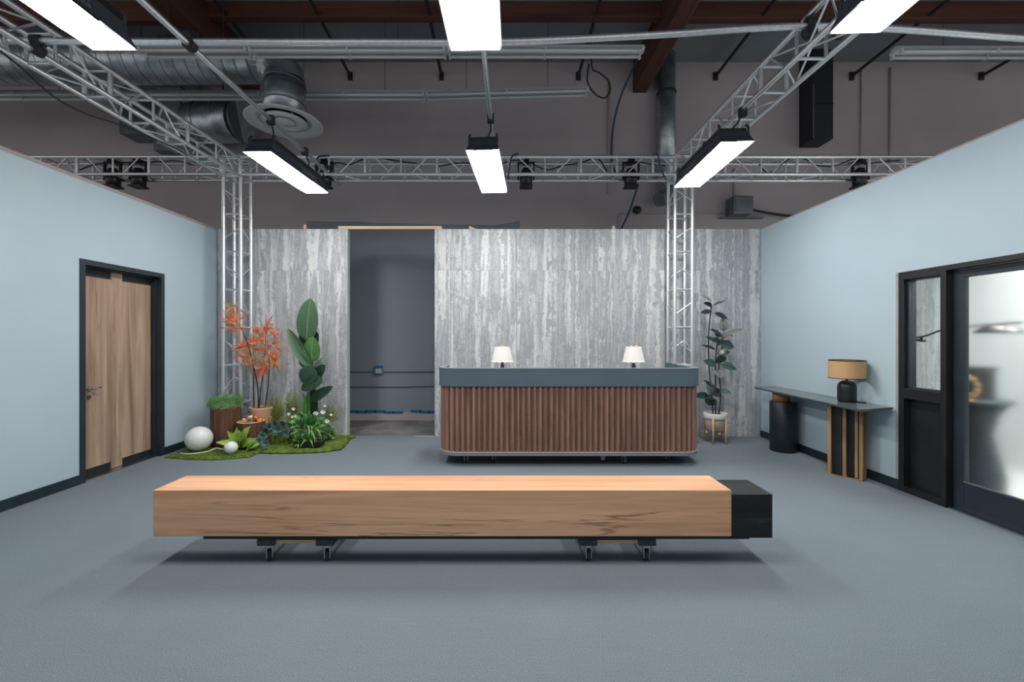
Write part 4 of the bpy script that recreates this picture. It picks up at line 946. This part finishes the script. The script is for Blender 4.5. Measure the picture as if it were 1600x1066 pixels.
# ---- red tree in terracotta pot
MY = 5.97
mx = (409 - CU) * MY / FPX
mt = empty('red_tree', (mx, MY, ZM), 'slender tree with orange red leaves in a peach pot', 'potted tree')
pt = MB().lathe([(.12, .052), (.125, .06), (.158, .47), (.162, .49), (.15, .49), (.145, .46), (0, .46)], (mx, MY, 0), 32).build('pot', 'pot_terra', mt)
MB().lathe([(.145, .461), (0, .465)], (mx, MY, 0), 20).build('soil', 'soil', pt)
def mp_(u, v, dy=0): return P(u, v, MY - .03 + dy - (.13 if u < 392 else 0))
branches = [[(404, 642), (403, 610), (399, 585), (393, 560), (388, 540), (380, 520), (372, 505), (364, 495)], [(405, 642), (407, 610), (412, 580), (414, 550), (415, 520)], [(413, 642), (418, 610), (421, 570), (420, 540)], [(397, 642), (396, 600), (396, 570)]]
for br in branches: MB().tube(smooth_path([mp_(u, v) for u, v in br], 4), [.010 - .006 * i / (4 * (len(br) - 1)) for i in range(4 * (len(br) - 1) + 1)], 6).build('branch', 'stem_dark', mt)
random.seed(14)
def frond(base, tip, lw, mat, parent, pairs=7, nm='frond', droop=.1, wl=.32, nrm0=None):
    base, tip = Vector(base), Vector(tip); d = tip - base; L = d.length; dn_ = d.normalized()
    nv = nrm0 or Vector((random.uniform(-.4, .4), -1, random.uniform(-.2, .7))); nrm = (nv - dn_ * nv.dot(dn_)).normalized(); sd = dn_.cross(nrm)
    mb = MB(); c = [base + d * (i / 8) - Vector((0, 0, droop * L)) * (i / 8) ** 2 for i in range(9)]
    mb.tube(c, .0022, 4)
    for k in range(pairs + 1):
        t = .15 + .85 * k / pairs; p = base + d * t - Vector((0, 0, droop * L)) * t * t
        ll = L * wl * (1 - .55 * abs(t - .45) * 1.4)
        for s_ in ((-1, 1) if k < pairs else (0,)):
            dr_ = (sd * s_ * .85 + dn_ * .6 + nrm * random.uniform(-.25, .25)).normalized() if s_ else dn_
            q = p + dr_ * ll; wv = dr_.cross(nrm).normalized() * ll * lw; mid = p + dr_ * ll * .45
            mb.add([p, mid + wv + nrm * .002, q, mid - wv], [(0, 1, 2, 3)])
    return mb.build(nm, mat, parent)
ML = [((372, 505), (362, 478), 'o'), ((370, 503), (347, 498), 'o'), ((372, 505), (358, 492), 'o'), ((374, 506), (377, 490), 'o'), ((374, 510), (356, 516), 'g'), ((375, 510), (368, 526), 'g'), ((374, 508), (380, 520), 'r'), ((372, 508), (352, 508), 'o'), ((366, 497), (364, 480), 'o'), ((372, 512), (362, 520), 'g'),
      ((390, 545), (370, 540), 'o'), ((390, 545), (385, 560), 'g'), ((392, 548), (381, 575), 'g'), ((390, 545), (376, 548), 'o'), ((394, 545), (402, 530), 'r'), ((392, 545), (386, 531), 'r'), ((396, 550), (400, 568), 'g'), ((393, 545), (374, 536), 'r'),
      ((415, 525), (418, 500), 'o'), ((415, 528), (400, 512), 'o'), ((415, 530), (395, 515), 'r'), ((416, 528), (432, 515), 'o'), ((416, 535), (437, 530), 'g'), ((417, 540), (437, 542), 'g'), ((415, 535), (398, 530), 'o'), ((415, 545), (395, 545), 'r'), ((415, 550), (397, 560), 'g'), ((416, 548), (434, 552), 'o'),
      ((414, 555), (400, 572), 'r'), ((414, 560), (410, 586), 'o'), ((415, 560), (418, 585), 'r'), ((420, 550), (437, 568), 'r'), ((420, 553), (430, 572), 'o'), ((421, 550), (436, 558), 'r'), ((420, 550), (425, 565), 'o'), ((415, 520), (408, 505), 'o'), ((416, 520), (427, 506), 'o'), ((414, 540), (405, 525), 'r'), ((418, 545), (428, 535), 'r'), ((415, 565), (406, 580), 'r'), ((396, 555), (388, 572), 'g'), ((415, 515), (422, 498), 'o'), ((414, 550), (403, 548), 'o')]
for b, t_, c in ML:
    dy = random.uniform(-.12, .06)
    for j in range(3):
        du, dv2 = (0, 0) if j == 0 else (random.uniform(-13, 13), random.uniform(-11, 11)); f = 1.0 if j == 0 else .5
        bb = (b[0] + (t_[0] - b[0]) * (1 - f), b[1] + (t_[1] - b[1]) * (1 - f))
        mm = {'o': 'maple_orange', 'r': 'maple_red', 'g': 'maple_gold'}[c if j == 0 else random.choice([c, c, 'o', 'g'])]
        frond(mp_(bb[0], bb[1], dy * .3), mp_(t_[0] + du, t_[1] + dv2, dy + random.uniform(-.05, .05)), .2, mm, mt, 11, 'leaf_spray', .05, .15)

for k in range(120):
    cu_, cv_, ru, rv = (363, 498, 15, 24) if k < 28 else ((383, 556, 12, 16) if k < 46 else (413, 545, 25, 36))
    a, r = random.uniform(0, 2 * PI), math.sqrt(random.random()); u, v = cu_ + ru * r * math.cos(a), cv_ + rv * r * math.sin(a)
    a2 = random.uniform(0, 2 * PI); l_ = random.uniform(8, 13); dy = random.uniform(-.12, .04)
    mm = random.choice(['maple_orange', 'maple_orange', 'maple_red', 'maple_gold']) if v < cv_ + 6 else random.choice(['maple_gold', 'maple_gold', 'maple_red', 'maple_orange'])
    frond(mp_(u, v, dy), mp_(u + l_ * math.cos(a2), v + l_ * math.sin(a2), dy + random.uniform(-.04, .04)), .2, mm, mt, 7, 'leaf_spray', .05, .24)
# ---- banana plant
BYY = 5.85
bpx = (488 - CU) * BYY / FPX
bp = empty('banana_plant', (bpx, BYY, ZM), 'tall plant with broad dark green paddle leaves by the doorway', 'plant')
def bq(u, v, dy=0): return P(u, v, BYY + dy)
BL = [((479, 532), (485, 466), 34, 'leaf_banana', 0, .08), ((488, 575), (450, 514), 16, 'leaf_banana', -.03, .6), ((487, 566), (489, 526), 27, 'leaf_banana_light', -.06, .1), ((484, 574), (472, 552), 18, 'leaf_banana', .03, .1), ((490, 574), (474, 600), 24, 'leaf_banana_dark', -.08, .15), ((488, 582), (513, 556), 10, 'leaf_pale', .02, .2), ((490, 594), (508, 570), 15, 'leaf_banana_dark', -.03, .3), ((504, 590), (471, 610), 17, 'leaf_banana_dark', -.1, .3), ((485, 626), (520, 604), 13, 'leaf_banana_dark', -.06, .2), ((487, 545), (495, 518), 14, 'leaf_banana_dark', .06, .1), ((484, 540), (468, 522), 12, 'leaf_banana_dark', .05, .1)]
for k_, (b, t_, w_, m_, dy, fo) in enumerate(BL):
    lf_ = leaf('leaf', bq(b[0], b[1], dy), bq(t_[0], t_[1], dy - .04), (1.0 if k_ in (0, 2) else 1.2) * w_ * BYY / FPX, m_, bp, rnd=.55, fold=fo, bend=.03, n=10, shape=.85, rib='midrib' if m_ in ('leaf_banana', 'leaf_banana_light') else None, up=Vector((0, -1, .15)))
for k, (ub, ut, vt, r) in enumerate(((486, 479, 532, .012), (488, 487, 566, .012), (490, 488, 575, .011), (492, 489, 582, .009), (494, 491, 594, .010), (484, 484, 574, .014), (496, 486, 626, .008), (482, 482, 612, .02))):
    MB().tube(smooth_path([bq(ub + (k % 3) - 1, 672), bq(ub, 630), bq((ub + ut) / 2, (630 + vt) / 2), bq(ut, vt)], 4), r, 7).build('stem', 'stem_green' if k in (7, 5) else 'leaf_banana_dark', bp)
for (u, v, w_) in ((474, 612, 9), (478, 616, 8)): leaf('leaf', bq(u + 6, 665, -.02), bq(u, v, -.03), w_ * BYY / FPX, 'stem_green', bp, fold=.5, shape=.8)

# ---- small plants
def rosette(name, u, v, Y, label, cat, n, L, W, mat, tilt=(.3, 1.1), bend=-.1, z=ZM, seed=1, mats=None, pot=None, h0=.02):
    random.seed(seed); x = (u - CU) * Y / FPX; o = empty(name, (x, Y, z), label, cat)
    MB().lathe([(.02, 0), (.014, h0), (0, h0 + .01)], (x, Y, z), 8).build('crown', 'stem_green', o)
    for k in range(n):
        a = 2 * PI * k / n * 1.618 * 2.5 + random.uniform(-.2, .2); e = random.uniform(*tilt); l_ = L * random.uniform(.75, 1.1)
        b = Vector((x, Y, z + h0)); t_ = b + Vector((math.cos(a) * math.cos(e), math.sin(a) * math.cos(e), math.sin(e))) * l_
        gc = Vector((gx2, 5.26, .1))
        if min((b.lerp(t_, q) - gc).length for q in (.4, .6, .8, 1.0)) < .13: continue
        leaf('leaf', b, t_, W * random.uniform(.8, 1.15), random.choice(mats) if mats else mat, o, fold=.25, bend=.12, up=Vector((0, -.9, .7)), n=5)
    return o
rosette('hosta', 378, 700, 5.45, 'lime green broad leaved hosta on the moss behind the small globe', 'plant', 26, .27, .10, 'leaf_hosta', (.3, 1.25), seed=31, z=.045)
rosette('hosta', 386, 690, 5.38, 'smaller lime green hosta in front of the short log', 'plant', 8, .17, .07, 'leaf_hosta', (.2, .9), seed=36, z=.03)
def cluster(name, spots, Y, label, mats, n, L, W, seed):
    random.seed(seed); c = P(sum(s[0] for s in spots) / len(spots), 0, Y).x
    o = empty(name, (c, Y, ZM), label, 'plant')
    for (u, v, dy) in spots:
        p = P(u, v, Y + dy)
        MB().tube([(p.x + random.uniform(-.02, .02), p.y + .04, ZM), p], .006, 5).build('stem', 'stem_green', o)
        for k in range(n):
            a = 2 * PI * k / n + random.uniform(-.2, .2)
            dirv = Vector((math.cos(a), -.35 + .2 * random.uniform(-1, 1), math.sin(a) * .85)).normalized()
            leaf('leaf', p, p + dirv * L * random.uniform(.8, 1.15), W * random.uniform(.85, 1.1), random.choice(mats), o, fold=.2, bend=.1, up=Vector((0, -1, .3)), n=5)
    return o
cluster('succulent', [(406, 690, 0), (416, 693, -.03), (411, 682, .05)], 5.42, 'blue green succulent rosettes at the front of the rear moss mat', ['leaf_glauca'], 7, .075, .06, 41)
cluster('succulent', [(420, 668, .0), (429, 664, .05), (434, 672, 0), (448, 676, .02), (416, 676, -.02), (441, 664, .06)], 5.6, 'dark grey green succulent mound behind the front rosettes', ['leaf_glauca_dark', 'leaf_glauca_dark', 'leaf_glauca'], 7, .085, .07, 42)
def bush(name, c, rad, label, mats, n, L, W, seed, flat=1.0):
    random.seed(seed); c = Vector(c); o = empty(name, (c.x, c.y, ZM), label, 'bush')
    for k in range(5):
        a = k * 1.25; MB().tube([(c.x, c.y, ZM), (c.x + rad * .5 * math.cos(a), c.y + rad * .5 * math.sin(a), c.z + rad * .3)], .005, 5).build('stem', 'stem_green', o)
    for k in range(n):
        th = random.uniform(0, 2 * PI); ph = math.acos(random.uniform(-.45, 1)); dv_ = Vector((math.sin(ph) * math.cos(th), math.sin(ph) * math.sin(th), math.cos(ph) * flat))
        p = c + dv_ * rad * random.uniform(.25, .8); q = p + (dv_ + Vector((random.uniform(-.5, .5), random.uniform(-.5, .5), random.uniform(-.3, .5)))).normalized() * L * random.uniform(.7, 1.2)
        q.y = min(q.y, YB - .03)
        leaf('leaf', p, q, W * random.uniform(.7, 1.2), random.choice(mats), o, fold=.2, bend=.12, up=(dv_ + Vector((0, -.6, .4))), n=4)
    return o
bush('leafy_bush', P(482, 668, 5.72), .19, 'dense bright green leafy bush at the foot of the banana plant', ['leaf_green', 'leaf_green', 'leaf_green2'], 130, .12, .045, 51)
bush('leafy_bush', P(455, 668, 5.8), .13, 'feathery green bush left of the dense leafy bush', ['leaf_green2', 'leaf_green', 'leaf_fern'], 70, .12, .02, 52)
bush('leafy_bush', P(512, 680, 5.85), .12, 'low fine leaved green bush beside the doorway edge', ['leaf_green', 'leaf_green2'], 80, .07, .025, 53)
bush('leafy_bush', P(468, 690, 5.5), .09, 'small pale green leafy clump at the left of the black tray', ['leaf_green2', 'leaf_hosta', 'leaf_green'], 50, .07, .028, 54)
# ferns behind
def fern(u, v, Y, spec, label, seed, mat='leaf_fern'):
    random.seed(seed); x = (u - CU) * Y / FPX; o = empty('fern', (x, Y, ZM), label, 'fern')
    b = P(u, v, Y); MB().tube([(x, Y, ZM), b], .008, 6).build('stem', 'stem_green', o)
    for (du, dv2, dy) in spec: frond(b, P(u + du, v + dv2, Y + dy), .12, mat, o, 9, 'frond', .12, .3)
fern(430, 660, 5.95, [(-18, -28, -.05), (-10, -36, 0), (-2, -44, .02), (6, -40, .05), (12, -28, -.04), (-22, -14, -.06), (2, -30, -.1), (14, -16, -.05)], 'olive green fern standing beside the peach pot', 61)
fern(457, 660, 6.0, [(-2, -52, 0), (3, -40, .02), (-6, -34, -.03), (8, -28, -.02), (-9, -20, 0)], 'upright olive fern between the pot and the banana plant', 62)
fern(512, 660, 6.0, [(-2, -22, 0), (8, -26, .02), (14, -20, -.03), (-10, -16, -.02), (16, -10, 0), (4, -30, 0)], 'olive fern near the doorway edge', 63)
# white flowers
random.seed(71)
for k, (u, v, lab) in enumerate(((452, 647, 'left of the bush, lower one'), (459, 639, 'left of the bush, highest one'), (457, 651, 'left of the bush, lowest one'), (463, 650, 'left of the bush, nearest the banana stem'), (494, 646, 'in front of the banana stems'), (505, 644, 'right of the banana stems'), (508, 634, 'highest at the right'), (511, 658, 'largest one at the right'), (518, 648, 'smallest one at the far right'), (505, 669, 'low at the right of the bush'))):
    Y = 5.78; p = P(u, v, Y); r = .022 if k < 4 else (.032 if k in (4, 5, 7) else .018)
    o = empty('white_flower', (p.x, p.y, ZM), 'white flower ' + lab, 'flower', 'white flowers among the plants')
    MB().tube([(p.x + random.uniform(-.03, .03), p.y + .03, ZM), p], .003, 4).build('stem', 'stem_green', o)
    for j in range(6):
        a = j * PI / 3; q = p + Vector((math.cos(a) * r * 1.3, -.012, math.sin(a) * r)); leaf('petal', p, q, r * .95, 'petal_white', o, fold=.1, bend=.15, up=Vector((0, -1, .2)), n=3)
# tray with spider plant
tx, ty = (484 - CU) * 5.52 / FPX, 5.52
o = empty('tray_planter', (tx, ty, ZM), 'low black tray planter on the moss', 'planter')
MB().add([(tx - .15, ty - .075, ZM), (tx + .15, ty - .075, ZM), (tx + .15, ty + .075, ZM), (tx - .15, ty + .075, ZM), (tx - .175, ty - .09, ZM + .075), (tx + .175, ty - .09, ZM + .075), (tx + .175, ty + .09, ZM + .075), (tx - .175, ty + .09, ZM + .075)], [(3, 2, 1, 0), (0, 1, 5, 4), (1, 2, 6, 5), (2, 3, 7, 6), (3, 0, 4, 7)]).build('tray', 'tray_black', o)
box('soil', (tx - .16, ty - .078, ZM + .03), (tx + .16, ty + .078, ZM + .06), 'soil', o)
random.seed(81); sp = empty('spider_plant', (tx, ty, ZM + .06), 'spider plant with arching striped blades in the black tray', 'plant')
for k in range(26):
    a = random.uniform(0, 2 * PI); l_ = random.uniform(.12, .26); h_ = random.uniform(.08, .2); b = Vector((tx + random.uniform(-.03, .03), ty, ZM + .06)); droop = random.uniform(-.06, .1)
    pth = smooth_path([b, b + Vector((math.cos(a) * l_ * .4, math.sin(a) * l_ * .3, h_)), b + Vector((math.cos(a) * l_ * .85, math.sin(a) * l_ * .6, h_ * .75 + droop * .5)), b + Vector((math.cos(a) * l_, math.sin(a) * l_ * .75, h_ * .35 + droop))], 4)
    w_ = Vector((-math.sin(a), math.cos(a), 0)); m = len(pth); vs_ = []
    for i, p in enumerate(pth): hw = .009 * math.sin(PI * (.12 + .86 * i / (m - 1))); vs_ += [p - w_ * hw, p + w_ * hw]
    MB().add(vs_, [(2 * i, 2 * i + 1, 2 * i + 3, 2 * i + 2) for i in range(m - 1)], True).build('blade', random.choice(['leaf_spider', 'leaf_green2']), sp)
for s_ in (-1, 1):
    pth = smooth_path([(tx + .02 * s_, ty - .05, ZM + .1), (tx + .05 * s_ + .02, ty - .11, ZM + .09), (tx + .08 * s_ + .02, ty - .13, ZM + .02)], 4); vs_ = []
    for i, p in enumerate(pth): hw = .010 * math.sin(PI * (.15 + .8 * i / (len(pth) - 1))); vs_ += [p - Vector((hw, 0, 0)), p + Vector((hw, 0, 0))]
    MB().add(vs_, [(2 * i, 2 * i + 1, 2 * i + 3, 2 * i + 2) for i in range(len(pth) - 1)], True).build('blade', 'leaf_spider', sp)
